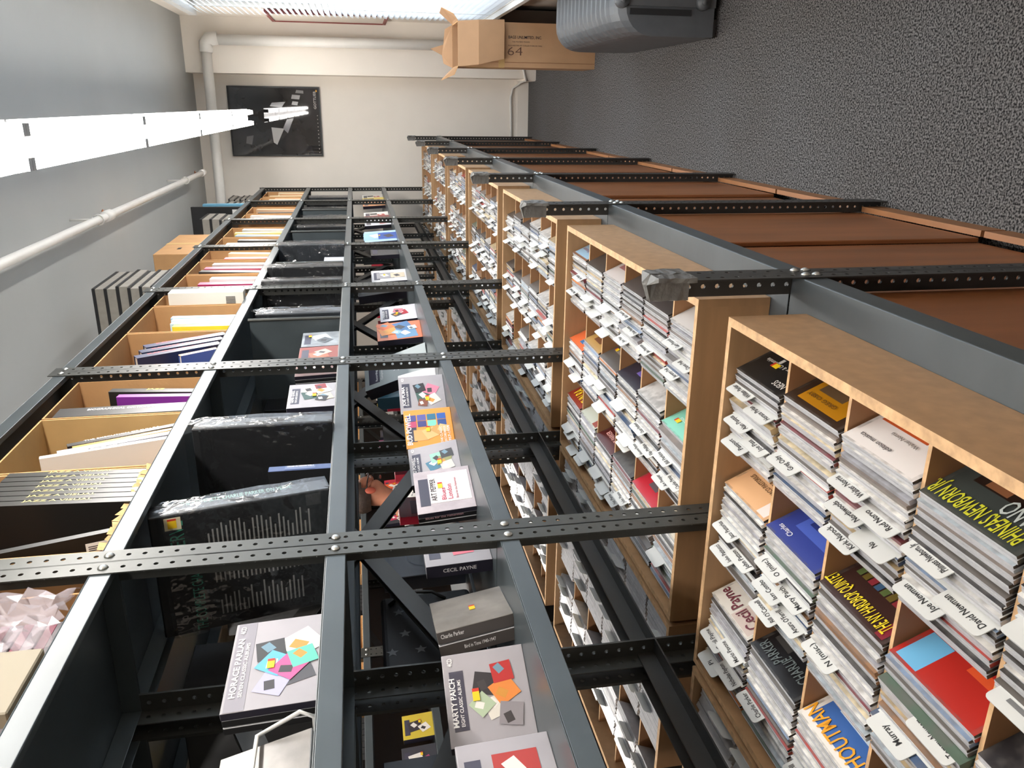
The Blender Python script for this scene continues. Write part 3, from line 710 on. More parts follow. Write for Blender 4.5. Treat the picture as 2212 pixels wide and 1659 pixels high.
def set_box(M, label, title, sub, collage, w_=.142, h_=.125, t_=.024, band=BAND, full=False, spine=None, body=None, stick=None, twin=0):
    """square card box set with a title band along the top and small sleeves scattered below"""
    o = thing('disc_box_set', label, 'disc box set', M=M)
    MB().box((-t_, 0, 0), (0, w_, h_), body or BOXW, near=SPN).build('case', o)
    bevel(o.children[0], .0012, 2)
    bm = MB(); x = .0004
    if full: bm.box((0, .001, h_*.76), (x, w_-.001, h_*.97), band)
    else: bm.box((0, w_*.16, h_*.76), (x, w_*.80, h_*.93), band)
    bm.build('title_band', o)
    sl = MB()
    for i, (cy, cz, s_, rot, col) in enumerate(collage):
        quad(sl, x+.0003+.0002*i, cy*w_, cz*h_, s_*w_, s_*w_, rot, plain(col, .35))
        quad(sl, x+.0004+.0002*i, cy*w_+.006*math.cos(i*2), cz*h_+.004, s_*w_*.45, s_*w_*.35, rot+.5, plain(['#e6e0d8', '#3a3638', '#c98a3a', '#6a8a9a'][i % 4], .35))
    if collage: sl.build('cover_art', o)
    if title: lettering(o, title, on_cover(w_*(.14 if full else .20), h_*.875, x+.0008), h_*.068, WINK, w_*(.66 if full else .52), .022)
    if sub: lettering(o, sub, on_cover(w_*(.14 if full else .20), h_*.805, x+.0008), h_*.042, WINK, w_*(.6 if full else .50), .01)
    if title: lettering(o, '4CD', on_cover(w_*.86, h_*.88, x+.0008), h_*.06, WINK, w_*.09, .02)
    if stick:
        pm = MB(); price_label(pm, stick[0]*w_, stick[1]*h_, x+.0022); pm.build('price_label', o)
    if spine: obj('lettering', text_mesh(spine, .015, WINK, h_*.5, t_*.3, 'CENTER'), o, M=Matrix.Translation((-t_*.6, -.0006, h_*.5)) @ Matrix(((0,1,0,0), (0,0,-1,0), (-1,0,0,0), (0,0,0,1))))
    for j in range(twin): bevel(MB().box((-t_*(j+2)-.001*(j+1), .002, .0), (-t_*(j+1)-.001*(j+1), w_-.001, h_), PLAST, near=TRAY).build('inner_case', o), .001, 1)
    return o
CG1 = [(.36,.42,.22,.3,'#d8d2c6'), (.62,.52,.24,-.25,'#2f2c30'), (.52,.30,.25,.5,'#d8823c'), (.72,.30,.22,.1,'#b02c2c'), (.40,.58,.2,.7,'#a8b89a'), (.26,.26,.24,-.2,'#8a8488')]
CG2 = [(.34,.26,.24,.3,'#4a484c'), (.24,.50,.22,-.4,'#a9a8c4'), (.66,.22,.28,.6,'#e6e2d4'), (.62,.56,.22,.15,'#33302f'), (.46,.50,.22,-.6,'#5aa9d6'), (.40,.34,.22,.9,'#c8548a'), (.5,.2,.2,.3,'#5cb8a4')]
CG3 = [(.42,.46,.3,.15,'#3f5a52'), (.60,.30,.26,-.5,'#d77f96'), (.34,.28,.24,.5,'#e3d9cc'), (.66,.55,.22,.2,'#2f2b2c'), (.26,.5,.18,-.2,'#7e4a36')]
YN, Y0_ = .1, .2
set_box(stand((-.80, .70), (-.793, .842), ZS3, .06), 'grey box set with a red picture at the bottom frame edge, lower shelf', '', '', [(.62,.40,.42,0,'#a8332c'), (.40,.44,.2,.5,'#c9b42c')], stick=(.2, .4))
set_box(stand((-.842, .888), (-.784, 1.018), ZS3, .10), 'silver grey box set with a navy title block, turned towards the camera, lower shelf', 'MARTY PAICH', 'EIGHT CLASSIC ALBUMS', CG1, t_=.022, stick=(.44, .60))
# two-disc grey box with spine to the camera
M_ = stand((-.775, 1.085), (-.812, 1.222), ZS3, .16)
o = thing('disc_box_set', 'thick grey double jewel case with title on its spine, lower shelf', 'disc box set', M=M_)
GREYC = mat('grey_photo_print', '#77736f', .28, var=.35, vscale=18)
bevel(MB().box((-.021, 0, 0), (0, .140, .128), PLAST, front=GREYC, near=plain('#4a4542', .3)).build('case', o), .001, 1)
bevel(MB().box((-.045, 0, 0), (-.023, .140, .128), PLAST, near=plain('#4a4542', .3)).build('inner_case', o), .001, 1)
SPM = Matrix(((0,1,0,0), (0,0,-1,0), (-1,0,0,0), (0,0,0,1)))
obj('lettering', text_mesh('Charlie Parker', .012, WINK, .038, .007, 'LEFT'), o, M=Matrix.Translation((-.012, -.0006, .122)) @ SPM)
obj('lettering', text_mesh('Bird in Time 1940-1947', .008, WINK, .052, .006, 'LEFT'), o, M=Matrix.Translation((-.036, -.0006, .088)) @ SPM)
pm = MB(); price_label(pm, .06, .055, .0006); pm.build('price_label', o)
set_box(stand((-.800, 1.293), (-.797, 1.435), ZS3, .05), 'grey box set with dark spine towards the camera and a plaid picture, lower shelf', '', '', [(.35,.42,.28,.1,'#dd6f80'), (.62,.42,.30,.1,'#c9b13a'), (.62,.42,.16,.1,'#8a2a2a')], spine='CECIL PAYNE', t_=.026)
o = set_box(stand((-.797, 1.500), (-.766, 1.638), ZS3, .10), 'clear jewel case with white and pink lettering and two dark spines, lower shelf', '', '', [], t_=.012, body=mat('greyish_pink_print', '#b5abb0', .25, var=.12, vscale=30), twin=2)
for s_, z_, h_, col, f_ in (('ART PEPPER', .080, .012, '#3a3236', .075), ('Blues', .060, .010, '#b83a58', .04), ('London', .046, .011, '#b83a58', .05), ('Blues for the Fisherman', .034, .005, '#a83a50', .07)):
    lettering(o, s_, on_cover(.035, z_, .0012), h_, plain(col, .5), f_)
mb = MB(); mb.box((0, .028, .006), (.0006, .128, .094), plain('#e6e0de', .35)); price_label(mb, .075, .065, .0012); mb.build('cover_art', o)
obj('lettering', text_mesh('Blues for the Fisherman', .012, plain('#d8a8b0', .5), .08, .006, 'LEFT'), o, M=Matrix.Translation((-.018, .0012, .11)) @ SPM)
set_box(stand((-.835, 1.735), (-.800, 1.873), ZS3, .20), 'silver grey box set with blue and green sleeves, leaning beside the orange set, lower shelf', 'BUD POWELL', 'NINE CLASSIC ALBUMS', [(.42,.5,.26,.3,'#3f6f86'), (.6,.42,.26,.1,'#8fc4ae'), (.48,.3,.24,-.2,'#8a8c5a'), (.66,.24,.22,.1,'#3a3838'), (.34,.26,.22,.2,'#c8c4be')], stick=(.40, .36))
o = set_box(stand((-.818, 1.879), (-.764, 2.010), ZS3, .06), 'orange box set with a sepia head and blue thumbnails, lower shelf', '', '', [], body=mat('orange_print', '#e0953c', .3, var=.06, vscale=10), t_=.035)
mb = MB()
for i in range(4):
    for j in range(2): quad(mb, .0006, .086+.024*j, .032+.026*i if False else .105-.026*i, .022, .023, 0, plain([['#b8486a', '#4a4a86'], ['#3f3f78', '#5a5a9a'], ['#79c8b4', '#2f6a86'], ['#2c4a86', '#2f5aa8']][i][j], .35))
for i, (cy, cz, s_) in enumerate(((.045, .085, .040), (.05, .06, .036), (.06, .04, .03), (.065, .025, .026))): quad(mb, .0006+.0001*i, cy, cz, s_, s_*.9, .4*i, plain(['#caa063', '#d9b377', '#c99a58', '#e0bc84'][i], .4))
price_label(mb, .055, .060, .0022); mb.build('cover_art', o)
lettering(o, 'BUD POWELL', on_cover(.012, .108, .0012), .014, WINK, .115, .02)
lettering(o, 'THE CLASSIC', on_cover(.010, .030, .0014), .006, WINK, .06, .01); lettering(o, 'RECORDINGS', on_cover(.010, .020, .0014), .006, WINK, .06, .01); lettering(o, '1957-1959', on_cover(.010, .009, .0014), .007, WINK, .06, .01)
set_box(stand((-.800, 2.075), (-.735, 2.200), ZS3, .05), 'silver grey box set with a pink sleeve and dark title block, lower shelf', 'JOE PUMA', 'SIX CLASSIC ALBUMS PLUS', CG3, h_=.128, stick=(.30, .36))
set_box(stand((-.86, 2.33), (-.79, 2.45), ZS3, .35), 'white box set tilted backwards beyond the pink sleeve set, lower shelf', '', '', [(.5,.5,.4,.2,'#d8a0ac'), (.4,.6,.3,-.3,'#e2d4d0')], body=plain('#dedadb', .35), t_=.03)
o = set_box(stand((-.865, 2.66), (-.80, 2.80), ZS3+.004, .42), 'pale grey long box leaning far over with a white line drawing, lower shelf', '', '', [], w_=.14, h_=.24, t_=.05, body=plain('#9aa09f', .35))
mb = MB()
for a in (0, .8, 1.7, 2.4): quad(mb, .0008, .07, .11, .05, .0022, a, WINK)
mb.build('cover_art', o); lettering(o, 'Complete', on_cover(.03, .17, .001), .008, WINK, .05); lettering(o, 'Recordings', on_cover(.03, .19, .001), .008, WINK, .06)
o = set_box(stand((-.825, 2.93), (-.80, 3.09), ZS3, .08), 'box set with a flame orange and blue painted cover, lower shelf', '', '', [(.3,.35,.5,.1,'#5c86a8'), (.7,.45,.5,.3,'#3f6894'), (.5,.75,.4,.2,'#e08a3a'), (.8,.8,.35,.5,'#d8662c'), (.4,.55,.2,.9,'#86a8c4'), (.6,.2,.2,.2,'#c9d4dc')], w_=.16, h_=.17, body=plain('#c96a3c', .3))
set_box(stand((-.822, 3.205), (-.795, 3.365), ZS3, .10), 'white box set with red collage, lower shelf of the third unit', 'PARKER', 'CLASSIC ALBUMS', [(.5,.4,.3,.3,'#b23a44'), (.65,.5,.26,-.2,'#d87a84'), (.4,.55,.24,.6,'#4a4a4c')], w_=.15, h_=.15, body=plain('#d8d4d8', .3), stick=(.4, .5))
set_box(stand((-.80, 3.86), (-.775, 4.05), ZS3, .05), 'pale jewel case pair with a grey photograph, lower shelf of the fourth unit', '', '', [(.5,.6,.5,0,'#8d8a8c'), (.5,.25,.4,0,'#c4b49a')], w_=.17, h_=.17, body=plain('#c9c6c6', .3), stick=(.5, .6))
set_box(stand((-.87, 3.95), (-.85, 4.25), ZS3, .12), 'black box set with a small pink emblem behind pale cases, lower shelf', '', '', [(.6,.78,.18,.3,'#b87a8c')], w_=.30, h_=.24, t_=.04, body=BLACK)
o = set_box(stand((-.755, 4.80), (-.725, 5.03), ZS3, .06), 'pale blue box set with a deep blue band, lower shelf far along', '', '', [(.5,.62,.7,0,'#8fb4d6'), (.5,.22,.6,0,'#2c4f9a')], w_=.22, h_=.19, body=plain('#a9c4de', .3), stick=(.5, .5))
set_box(stand((-.80, 4.58), (-.78, 4.76), ZS3, .04), 'dark grey box set in clear wrap beside the pale blue set, lower shelf', '', '', [], w_=.17, h_=.16, body=plain('#3c3d42', .25))
for i, (y, cl, lab) in enumerate(((5.62, '#c9c9cc', 'white cased set with dark red stripe, lower shelf of the sixth unit'), (5.85, '#7a3a3a', 'dark red cased set, lower shelf of the sixth unit'), (6.05, '#d8d4cc', 'cream cased set, lower shelf of the sixth unit'), (6.75, '#c98a5a', 'tan and red cased set, lower shelf of the last unit'), (7.05, '#d9c04a', 'yellow and black cased set, lower shelf of the last unit'), (7.30, '#d6d2ca', 'white cased set with black print, lower shelf nearest the end wall'))):
    set_box(stand((-.775, y), (-.76, y+.17), ZS3, .06), lab, '', '', [(.4,.3,.3,.2,'#a83a34'), (.6,.6,.3,.1,'#3a3634')], w_=.17, h_=.18, body=plain(cl, .3))
# dark things standing at the back of the lower shelf
o = thing('star_print_bag', 'black bag printed with grey stars at the back of the lower shelf', 'bag', M=stand((-1.085, 1.30), (-1.085, 1.66), ZS3, .03))
bg_ = MB().box((-.05, 0, 0), (0, .34, .21), mat('black_cloth', '#16171c', .6)); bevel(bg_.build('body', o), .012, 3)
for (y_, z_) in ((.07,.16), (.13,.19), (.13,.13), (.19,.16), (.22,.11), (.27,.17), (.28,.08), (.20,.06)):
    st = MB()
    for a in range(5):
        t0 = 2*PI*a/5
        P_ = lambda r_, t_: (.0008, y_+r_*math.cos(t_), z_+r_*math.sin(t_))
        st.face([P_(0, 0), P_(.006, t0-PI/5), P_(.014, t0), P_(.006, t0+PI/5)], plain('#6d6f74', .6))
    st.build('star_print', o)
MB().tube([(.002, .30, .19), (.012, .33, .15), (.012, .32, .09), (.002, .30, .06)], .004, BLACK, 8).build('handle', o, True)
for i, (n_, f_, h_, t_, cl, lab) in enumerate((((-1.075, 1.70), (-1.07, 1.90), .20, .04, '#1b2233', 'navy blue boxed set with a ring printed on it, behind the clear jewel case'), ((-1.075, .86), (-1.07, 1.12), .22, .05, '#191c28', 'dark navy boxed set with fine grey print at the back of the lower shelf'),
        ((-1.075, 2.40), (-1.07, 2.68), .17, .05, '#4f4f50', 'dark grey boxed set with a round print behind the pink sleeve set'), ((-1.075, 2.98), (-1.07, 3.2), .18, .05, '#2c6478', 'teal boxed set at the back of the third lower shelf'), ((-1.075, 5.2), (-1.07, 5.5), .20, .06, '#222328', 'black boxed set at the back of the fifth lower shelf'), ((-1.075, 6.1), (-1.07, 6.5), .20, .06, '#3a3c40', 'charcoal boxed set at the back of the sixth lower shelf'))):
    o = thing('disc_box_set', lab, 'disc box set', M=stand(n_, f_, ZS3, .04)); L_ = math.dist(n_, f_)
    bevel(MB().box((-t_, 0, 0), (0, L_, h_), plain(cl, .35)).build('case', o), .0015, 1)
    pr = MB()
    if i == 0:
        for a in range(20):
            t0, t1 = 2*PI*a/20, 2*PI*(a+1)/20
            pr.face([(.0006, .09+r_*math.cos(t_), .09+r_*math.sin(t_)) for r_, t_ in ((.05, t0), (.052, t0), (.052, t1), (.05, t1))], plain('#39435a', .4))
        quad(pr, .0006, .13, .15, .014, .014, .3, plain('#5a606a', .4))
    else:
        for j in range(6): quad(pr, .0006, L_*(.2+.1*j), h_*.55, L_*.02, h_*.5, 0, plain('#3d4250' if i == 1 else '#6a6a6a', .4))
    pr.build('print', o)

# ------------------------------------------------------------------ middle shelf
set_box(stand((-.752, .905), (-.745, 1.092), ZS2, .05), 'grey box set with a wide title band and bright sleeves, middle shelf', 'HORACE PARLAN', 'SEVEN CLASSIC ALBUMS', CG2, w_=.186, h_=.128, band=BANDG, full=True, t_=.012, stick=(.40, .50), twin=2)
def bagged(M, label, w_, h_, t_, body, spine=None, spcol=WINK, bag=True, extra=None, over=.02):
    """box set slipped into a clear plastic bag, spine to the camera side"""
    o = thing('boxed_record_set', label, 'boxed set', M=M)
    bevel(MB().box((-w_, 0, 0), (0, t_, h_), body).build('case', o), .003, 2)
    if spine: obj('lettering', text_mesh(spine, .0, spcol, h_*.62, t_*.34, 'CENTER'), o, M=Matrix.Translation((.0006, t_*.62, h_*.52)) @ FACE_X @ Matrix.Rotation(-PI/2, 4, 'Z'))
    if bag:
        g = bmesh.new(); rz = random.Random(int(h_*1e4+t_*1e5))
        bmesh.ops.create_grid(g, x_segments=1, y_segments=1, size=.5); g.clear()
        rings = []
        for i in range(9):
            z_ = -.0005 + (h_+over)*i/8; pin = 1 if i < 8 else .25
            prof = [(.004, -.004), (.004, t_/2), (.004, t_+.004), (-w_*.5, t_+.004), (-w_-.004, t_+.004), (-w_-.004, -.004), (-w_*.5, -.004)]
            j = .0 if i == 0 else .0035
            rings.append([g.verts.new((x_+rz.uniform(0, j)*(1 if x_ > 0 else 0), lerp(t_/2, y_, pin)+rz.uniform(-j, j)*.5, max(z_+(rz.uniform(-j, j) if 0 < i else 0), 0))) for x_, y_ in prof])
        for i in range(8):
            for q in range(7): g.faces.new((rings[i][q], rings[i][(q+1) % 7], rings[i+1][(q+1) % 7], rings[i+1][q]))
        g.faces.new(rings[8])
        me = bpy.data.meshes.new('plastic_bag'); g.to_mesh(me); g.free(); me.materials.append(BAG)
        obj('plastic_bag', me, o)
    return o
VIN = mat('black_leatherette', '#1d1e20', .4, var=.12, vscale=30)
DBL = mat('dark_slate_card', '#2c2f33', .35, var=.1, vscale=20)
# spine faces +x; the big flat side faces the camera (-y)
o = bagged(stand((-.695, 1.772), (-.695, 1.82), ZS2, .0), 'large black box set in a clear bag with a grey spine, middle shelf', .26, .31, .055, VIN, 'COMPLETE REMINISCE PARKER', TXT)
# leaning black set with white and green print
M_ = Matrix.Translation((-.752, 1.515, ZS2+.004)) @ Matrix.Rotation(math.radians(-11), 4, 'X') @ Matrix.Rotation(math.radians(20), 4, 'Z') @ Matrix.Rotation(0, 4, 'Y')
M_ = Matrix.Translation((-.748, 1.532, ZS2+.002)) @ Matrix.Rotation(math.radians(13), 4, 'X')
o = bagged(M_, 'tall black box set leaning in a clear bag, green title and columns of white print', .27, .345, .05, VIN, 'THE COMPLETE CHARLIE PARKER ON VERVE', plain('#8fb8ac', .5))
NEARM = Matrix(((1,0,0,0), (0,0,-1,0), (0,1,0,0), (0,0,0,1)))    # text on a face that looks towards -y: runs along +x, upwards +z
GREEN = plain('#3f8f78', .5)
lettering(o, 'VERVE', Matrix.Translation((-.085, -.0008, .285)) @ NEARM, .028, GREEN, .07, 0)
lettering(o, 'THE COMPLETE CHARLIE PA', Matrix.Translation((-.265, -.0008, .262)) @ NEARM, .022, GREEN, .175, 0)
pr = MB(); rz = random.Random(3)
for cx, n_, z_top in ((-.24, 20, .23), (-.165, 26, .235), (-.09, 24, .24)):
    for i in range(n_):
        zz = z_top-.0085*i; L_ = rz.uniform(.025, .06)
        pr.box((cx, -.0009, zz), (cx+L_, -.0004, zz+.0032), plain('#8a8a88', .6))
pr.box((-.03, -.0009, .02), (-.005, -.0006, .05), plain('#3a3a3a', .5)); pr.build('print', o)
mb = MB(); mb.box((-.032, -.0012, .288), (-.006, -.0006, .318), plain('#d9cfae', .5)); mb.box((-.028, -.0016, .296), (-.012, -.0012, .312), YEL); mb.box((-.012, -.0016, .296), (-.008, -.0012, .312), REDL); mb.build('price_label', o)
o = thing('disc_box_set', 'blue-spined four-disc set standing between two black box sets, middle shelf', 'disc box set', M=stand((-.738, 1.612), (-.738, 1.636), ZS2, .0))
BLUEP = plain('#44557f', .3)
bevel(MB().box((-.142, 0, 0), (0, .024, .132), BLACK, front=BLUEP).build('case', o), .001, 1)
MB().box((.0002, .003, .035), (.0008, .021, .098), plain('#5f6d92', .3)).build('title_band', o)
obj('lettering', text_mesh('OSCAR PETERSON VOL.2', .015, WINK, .056, .007, 'CENTER'), o, M=Matrix.Translation((.001, .014, .066)) @ FACE_X @ Matrix.Rotation(-PI/2, 4, 'Z'))
set_box(stand((-.760, 2.055), (-.745, 2.205), ZS2, .02), 'silver grey box set with a navy title block, middle shelf beside the large bagged set', 'GENE QUILL', 'FOUR CLASSIC ALBUMS PLUS', [(.50,.52,.32,.25,'#2f4a44'), (.74,.56,.28,-.2,'#d8c4b4'), (.70,.30,.28,.4,'#e3dccf'), (.40,.24,.26,.3,'#c9b9a4'), (.34,.30,.2,-.3,'#2c2a2a'), (.84,.34,.2,.2,'#8a3034')], w_=.15, h_=.13, stick=(.42, .42))
GLYPH = mat('grey_figure_print', '#8d9296', .3, var=.35, vscale=25)
o = set_box(stand((-.765, 2.655), (-.755, 2.80), ZS2, .03), 'grey jewel case with a light figure print, middle shelf beside the partition', '', '', [(.6,.5,.4,.4,'#b9bfc2'), (.4,.4,.3,.8,'#5a5f63')], w_=.142, h_=.128, body=GLYPH, stick=(.62, .75))
for i, (y, cl, lab) in enumerate(((2.335, '#7a4a3c', 'reddish brown cased set lying against the post, middle shelf'), (2.475, '#8a4034', 'jewel case with red brown print, middle shelf'))):
    o = set_box(stand((-.762, y), (-.755, y+.142), ZS2, .04), lab, '', '', [(.4,.5,.4,.2,'#a8664a'), (.6,.4,.3,.6,'#c4b0a0')], h_=.128, body=plain(cl, .3), twin=2, t_=.011)
for i, (y, h_, t_, lab) in enumerate(((3.03, .315, .07, 'black box set in a clear bag left of the bare partition, middle shelf'), (3.42, .33, .05, 'black box set in a clear bag behind the third post pair, middle shelf'), (3.72, .335, .09, 'large black box set in a clear bag, fourth unit'),
        (4.34, .34, .11, 'widest black box set in a clear bag, fourth unit'), (5.02, .32, .06, 'black box set in a clear bag, fifth unit'), (5.32, .31, .07, 'black box set in a clear bag beside the sixth post, fifth unit'),
        (5.75, .30, .09, 'dark blue box set in a clear bag, sixth unit'), (6.30, .33, .05, 'black box set in a clear bag, sixth unit far end'), (6.70, .32, .06, 'black box set in a clear bag, last unit'), (7.05, .33, .12, 'box set in a crumpled clear bag nearest the end wall'))):
    bagged(stand((-.745 if i not in (1, 2, 3) else -.70, y), (-.742 if i not in (1, 2, 3) else -.70, y+.05), ZS2, 0), lab, .26, h_, t_, VIN if i % 3 else DBL)
o = thing('booklet', 'small pale booklet tucked behind a bagged set, middle shelf', 'booklet', M=stand((-.75, 4.02), (-.74, 4.2), ZS2, 0)); MB().box((-.004, 0, 0), (0, .17, .10), plain('#b9bcc6', .3)).build('cover', o)
# wire display stand with a magazine
o = thing('display_stand', 'white wire display stand on the middle shelf at the frame edge', 'display stand', (-.76, .72, ZS2))
WIRE = mat('white_coated_wire', '#dcdcda', .4)
MB().tube([(-.02, .02, .003), (.02, .02, .003), (.03, .02, .02), (.0, .02, .075), (.0, .14, .075), (.03, .14, .02), (.02, .14, .003), (-.02, .14, .003)], .003, WIRE, 8).tube([(-.02, .02, .003), (-.06, .05, .12), (-.06, .11, .12), (-.02, .14, .003)], .003, WIRE, 8).build('wire_frame', o, True)
o = thing('magazine', 'black and white magazine propped on the wire stand, middle shelf', 'magazine', M=stand((-.757, .70), (-.745, .88), ZS2+.006, .30) @ Matrix.Rotation(0, 4, 'X'))
bevel(MB().box((-.008, 0, 0), (0, .15, .12), PLAST, front=GREYC).build('pages', o), .001, 1)
mb = MB(); price_label(mb, .09, .07, .0006, 1.2); mb.build('price_label', o)

# ------------------------------------------------------------------ cardboard cubbies with books, top shelf
def cubby(y0, y1, label, h_=.335, d_=.27, m_=CARD, x=-.738, torn=False, z=None):
    """carton lying on its side, open to the aisle; walls are separate parts"""
    o = thing('cardboard_box', label, 'cardboard box', (x, y0, ZS1 if z is None else z)); w_ = y1-y0; t_ = .004
    MB().box((0, 0, 0), (-d_, w_, t_), m_, front=CARDE).build('bottom_wall', o)
    MB().box((0, 0, h_-t_), (-d_, w_, h_), m_, front=CARDE).build('top_wall', o)
    for a in (0, w_-t_): MB().box((0, a, t_), (-d_, a+t_, h_-t_), m_, front=CARDE).build('side_wall', o)
    MB().box((-d_, t_, t_), (-d_+t_, w_-t_, h_-t_), m_).build('back_wall', o)
    if torn:
        rz = random.Random(8); f = MB(); N = 14
        for i in range(N):
            y_ = w_*i/N; y2 = w_*(i+1)/N
            f.face([(.002, y_, -.002), (.002, y2, -.002), (.004+rz.uniform(0, .006), y2, .016+rz.uniform(-.004, .008)), (.004+rz.uniform(0, .006), y_, .016+rz.uniform(-.004, .008))], CARDE)
        f.box((0, 0, 0), (.002, w_, .012), m_).build('torn_flap', o)
    return o
def book(x, y, z, h_, w_, t_, col, label, tilt=0, title=None, tcol=WINK, twist=0, group=None, spcol=None, block='#d9d2c4', tfit=.7):
    """upright book, spine to the aisle (+x); y is the near foot of the spine; tilt leans the top away from the camera"""
    M = Matrix.Translation((x+.013, y, z)) @ Matrix.Rotation(-tilt, 4, 'X') @ Matrix.Rotation(twist, 4, 'Z')
    o = thing('book', label, 'book', M=M, group=group)
    cm = plain(col, .35); sp = plain(spcol, .35) if spcol else cm
    MB().box((-w_, 0, 0), (0, .0022, h_), cm, front=sp).box((-w_, t_-.0022, 0), (0, t_, h_), cm, front=sp).box((-.0025, .0022, 0), (0, t_-.0022, h_), sp).build('cover', o)
    MB().box((-w_+.004, .0022, .003), (-.0025, t_-.0022, h_-.003), plain(block, .7)).build('page_block', o)
    if title: obj('lettering', text_mesh(title, .012, tcol, h_*tfit, min(t_*.4, .012), 'CENTER'), o, M=Matrix.Translation((.0006, t_*.62 if t_ > .02 else t_*.7, h_*.5)) @ FACE_X @ Matrix.Rotation(-PI/2, 4, 'Z'))
    return o
ZB = ZS1+.0045
# second unit (between the first and second post pairs)
cubby(2.005, 2.285, 'open kraft box with a thick black dictionary and a purple book, top shelf')
book(-.752, 2.020, ZB, .31, .21, .062, '#3b3937', 'thick dark dictionary with white capitals on its spine, top shelf', -.02, 'BIOGRAPHICAL DICTIONARY', WINK, tfit=.55)
book(-.755, 2.135, ZB, .20, .15, .022, '#7c2f8c', 'purple paperback with pale print, beside the thick dictionary', .10, None, spcol='#8a3a98')
book(-.757, 2.175, ZB, .235, .16, .028, '#23221f', 'black hardback with yellow lettering, beyond the purple paperback', .14, 'JAZZ', plain('#d8cf6a', .5), tfit=.2)
cubby(1.685, 1.998, 'tan box with leaning illustrated books, top shelf', m_=CARDT)
book(-.752, 1.915, ZB, .235, .19, .018, '#2a211c', 'dark picture book with white spine title leaning right, tan box', -.42, 'THE EXECUTION OF SUN RA', WINK, spcol='#2a2622')
book(-.750, 1.885, ZB, .215, .19, .014, '#d8a64a', 'mustard yellow book leaning beside the dark picture book', -.40, 'DUKE ELLINGTON', plain('#5a4a2a', .5))
book(-.748, 1.852, ZB, .235, .19, .020, '#8a8a92', 'grey and navy book leaning in the tan box', -.36, spcol='#a9aab2')
book(-.747, 1.822, ZB, .26, .19, .016, '#d9d4d0', 'glossy white book leaning in the tan box', -.30, 'JAZZ', TXT, tfit=.3)
cubby(1.325, 1.678, 'kraft box with torn front edge full of black softcover books, top shelf', torn=True)
for i in range(7):
    book(-.748+.001*i, 1.668-.024*(i+1)-.002, ZB, .285, .20, .019, '#191817', 'black glossy softcover book, %s of seven alike in the torn box' % ['far end', 'second', 'third', 'fourth', 'fifth', 'sixth', 'nearest'][i], .02-.026*i*0+.05, 'JAZZ A VISUAL', plain('#c9bd7a', .5), group='seven black softcover books in the torn box', spcol='#33322f', tfit=.45)
o = book(-.755, 1.41, ZB, .26, .19, .014, '#141312', 'black book slumped towards the camera with a barcode label, torn box', -.30)
mb = MB().box((-.06, -.0009, .02), (-.015, -.0004, .06), WHITE)
for i in range(9): mb.box((-.055+.004*i, -.0013, .028), (-.0535+.004*i, -.0009, .056), INK)
mb.build('barcode_label', o)
# nearest unit
cubby(.86, 1.20, 'kraft box behind the wrapped pink sets, top shelf nearest the camera')
PINK = plain('#8f2a4c', .35)
for i in range(5):
    o = thing('disc_box_set', 'pink and grey boxed set, %s in the stack under the plastic, top shelf' % ['lowest', 'second', 'third', 'fourth', 'topmost'][i], 'disc box set', (-.745, .90, ZB+.001+.033*i), group='stack of pink boxed sets')
    bevel(MB().box((-.15, 0, 0), (0, .235, .031), plain('#7c7479', .35)).build('case', o), .001, 1)
    MB().box((0, .001, .017), (.0008, .234, .030), PINK).build('spine_band', o)
    MB().box((0, .03, .006), (.0008, .11, .012), plain('#d9d4d8', .4)).build('spine_print', o)
g = bmesh.new(); bmesh.ops.create_grid(g, x_segments=14, y_segments=14, size=1.0); rz = random.Random(21)
for v in g.verts:
    u_x, u_y = v.co.x, v.co.y
    v.co = Vector((-.724+.010*rz.uniform(-1, 1), 1.115+.075*u_y, ZB+.105+.10*u_x + rz.uniform(-.008, .008)))
    if u_x > .5: v.co.x -= (u_x-.5)*.16
me = bpy.data.meshes.new('plastic_wrap'); g.to_mesh(me); g.free(); me.materials.append(mat('crumpled_clear_wrap', '#b9b0b5', .18, alpha=.38, spec=.8))
sol = obj('plastic_wrap', me); md = sol.modifiers.new('solid', 'SOLIDIFY'); md.thickness = .0012
tag(sol, 'crumpled clear plastic wrap over the pink boxed sets, top shelf', 'plastic wrap')
o = thing('white_carton', 'small off-white carton in front of the pink sets, top shelf at the frame edge', 'carton', (-.722, 1.01, ZB+.004)); bevel(MB().box((-.10, -.10, 0), (0.0, .03, .155), plain('#857c69', .6)).build('body', o), .002, 1)
MB().box((0, -.07, .05), (.0006, -.03, .10), plain('#4a3a52', .5)).build('printed_mark', o)
# third unit
cubby(2.425, 2.79, 'kraft box with dark blue leaning hardbacks, top shelf third unit')
for i in range(3):
    book(-.752, 2.63+.058*i, ZB, .262, .19, .035, '#242a45', 'dark blue hardback with red spine title, %s of three leaning alike' % ['nearest', 'middle', 'farthest'][i], -.52, 'KANSAS LEGEND', plain('#c9525a', .5), group='three leaning dark blue hardbacks', spcol='#2a3050')
book(-.748, 2.56, ZB, .12, .15, .02, '#3a5aa8', 'blue paperback with orange edge lying low in front of the blue hardbacks', -.6, spcol='#c98a3a')
cubby(2.80, 3.175, 'kraft box with pale blue and yellow books, top shelf third unit')
for i, (cl, lab, h_) in enumerate((('#e8d43a', 'yellow softcover book in the box with pale blue books', .20), ('#bcd8e6', 'pale blue softcover book, first of three in the box', .215), ('#cfe0ea', 'pale blue softcover book, second of three in the box', .22), ('#a9cbdc', 'pale blue softcover book, third of three in the box', .23))):
    book(-.752, 2.86+.042*i, ZB, h_, .17, .032, cl, lab, .03, '- - -' if 0 else None)
cubby(3.19, 3.375, 'narrow kraft box half hidden by a large white book, top shelf')
